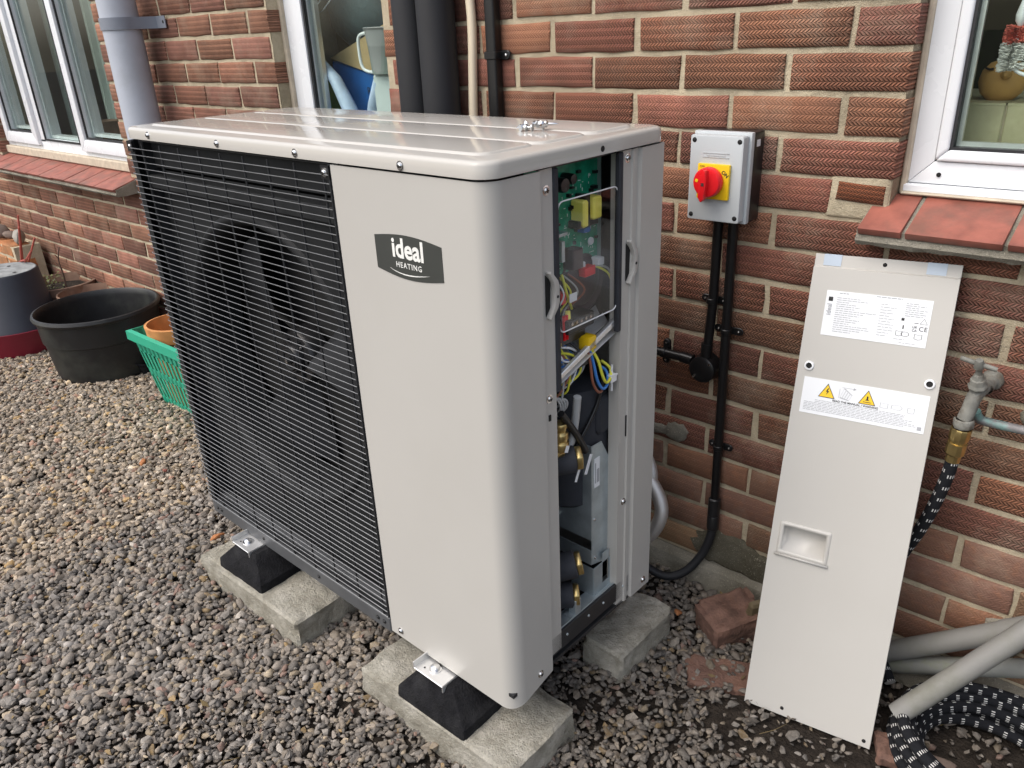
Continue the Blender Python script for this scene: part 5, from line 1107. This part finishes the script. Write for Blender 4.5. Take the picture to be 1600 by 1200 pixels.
text_mesh('lettering', 'Rec', .032, 'black', cb, PT(-2.10, 1.165, .1990), .0002)
b = MB(); b.add([(-2.285, .19, 1.266), (-1.98, .19, 1.195), (-1.98, .20, 1.37), (-2.10, .195, 1.328)], [(0, 1, 2, 3)]); o = b.build('cardboard', 'card', fix=False); so = o.modifiers.new('thickness', 'SOLIDIFY'); so.thickness = .004; tag(o, 'beige cardboard triangle between the blue crate and the grey bag', 'cardboard')
b = MB(); b.tube([(-2.305, .12, 1.305), (-2.179, .12, 1.205), (-2.125, .12, 1.12), (-2.08, .12, 1.03)], [.012, .020, .024, .026], 14); tag(b.build('plastic_roll', 'film', smooth=60), 'pale blue rolled plastic lying diagonally across the cluttered window', 'roll', 'plastic rolls')
b = MB(); b.tube([(-1.965, .115, 1.20), (-1.998, .115, 1.14), (-2.03, .115, 1.05)], .017, 12); tag(b.build('plastic_roll', 'film', smooth=60), 'short pale blue roll standing beside the frosted jug', 'roll', 'plastic rolls')
b = MB(); b.box(-2.332, -2.255, .15, .19, .95, 1.203); tag(b.build('green_carton', 'greenbox', bevel=.003), 'green carton at the left edge of the cluttered window', 'carton')
jg = thing('frosted_jug', 'frosted grey jug with a big loop handle at the right of the cluttered window', 'jug', (-1.917, .135, 1.224))
b = MB(); b.lathe([(0, 0), (.060, 0), (.062, .01), (.070, .115), (.078, .125), (.074, .127), (.058, .01)], (0, 0, 0), (0, 0, 1), 24); b.build('jug_body', 'jug', jg, smooth=50)
b = MB(); b.tube(smoothpath([(-.070, -.01, .112), (-.10, -.012, .112), (-.124, -.012, .105), (-.132, -.012, .085), (-.130, -.012, .035), (-.118, -.012, .012), (-.09, -.012, .004), (-.060, -.01, .004)], 6), .005, 8); b.build('jug_handle', 'white', jg, smooth=60)
b = MB(); b.box(-1.974, -1.83, .10, .18, .95, 1.222); tag(b.build('white_box', 'pale', bevel=.006), 'pale box under the frosted jug in the cluttered window', 'box')
# left window contents
b = MB(); b.box(-5.3, -3.35, .27, .55, .80, .835); b.build('inner_board', 'upvc', house, world=True)
hpnt = thing('house_plant', 'small green house plant in a terracotta pot behind the left window', 'plant', (-3.80, .22, .835))
b = MB(); b.lathe([(0, 0), (.045, 0), (.062, .115), (.068, .117), (.069, .14), (.06, .14), (0, .12)], (0, 0, 0), (0, 0, 1), 24); b.build('plant_pot', 'terra', hpnt, smooth=40)
b = MB(); r = random.Random(4)
for i in range(90):
    a = r.uniform(0, 6.28); q = r.uniform(.01, .085); h = .15 + r.uniform(0, .10); x, y = q * math.cos(a), q * math.sin(a); l = r.uniform(.018, .034); t2 = a + r.uniform(-.6, .6); dx, dy = math.cos(t2) * l, math.sin(t2) * l
    b.add([(x, y, h), (x + dx * .5 - dy * .3, y + dy * .5 + dx * .3, h + .006), (x + dx, y + dy, h - .008), (x + dx * .5 + dy * .3, y + dy * .5 - dx * .3, h + .002)], [(0, 1, 2, 3)])
b.build('leaves', 'leaf', hpnt, fix=False)
b = MB(); b.box(-4.0, -3.3, 1.6, 2.1, .1, 1.35); b.box(-3.95, -3.65, 1.585, 1.6, .9, 1.3); tag(b.build('wooden_cabinet', 'wood', bevel=.004), 'dark wooden cabinet in the room behind the left window', 'cabinet')
b = MB(); b.lathe([(0, 0), (.05, 0), (.085, .16), (.08, .16), (.045, .01)], (-4.27, .25, .835), (0, 0, 1), 20); tag(b.build('wicker_pot', 'terrab', smooth=40), 'brown tapered pot on the inner sill in the middle light of the left window', 'pot')
b = MB(); b.prism([(-4.25, .836), (-4.02, .836), (-4.08, .94), (-4.19, .975)], 'y', .30, .306); tag(b.build('paper_sheet', 'paper'), 'grey sheet of paper propped inside the middle light of the left window', 'paper')
b = MB()
for k in range(3):
    pts = [(-4.50 + .02 * i, .60 + .02 * (i % 2)) for i in range(8)]
cp = [(-4.62 + .016 * i, .42 + .018 * math.sin(i * 1.3)) for i in range(22)]
b.sheet(cp, .85, 2.1, .003); tag(b.build('curtain', 'curtain', smooth=60), 'pale green curtain hanging inside the middle light of the left window', 'curtain')
b = MB(); cp = [(-5.15 + .016 * i, .42 + .018 * math.sin(i * 1.3)) for i in range(10)]; b.sheet(cp, .85, 2.1, .003); tag(b.build('curtain', 'curtain', smooth=60), 'pale curtain inside the leftmost light of the left window', 'curtain')
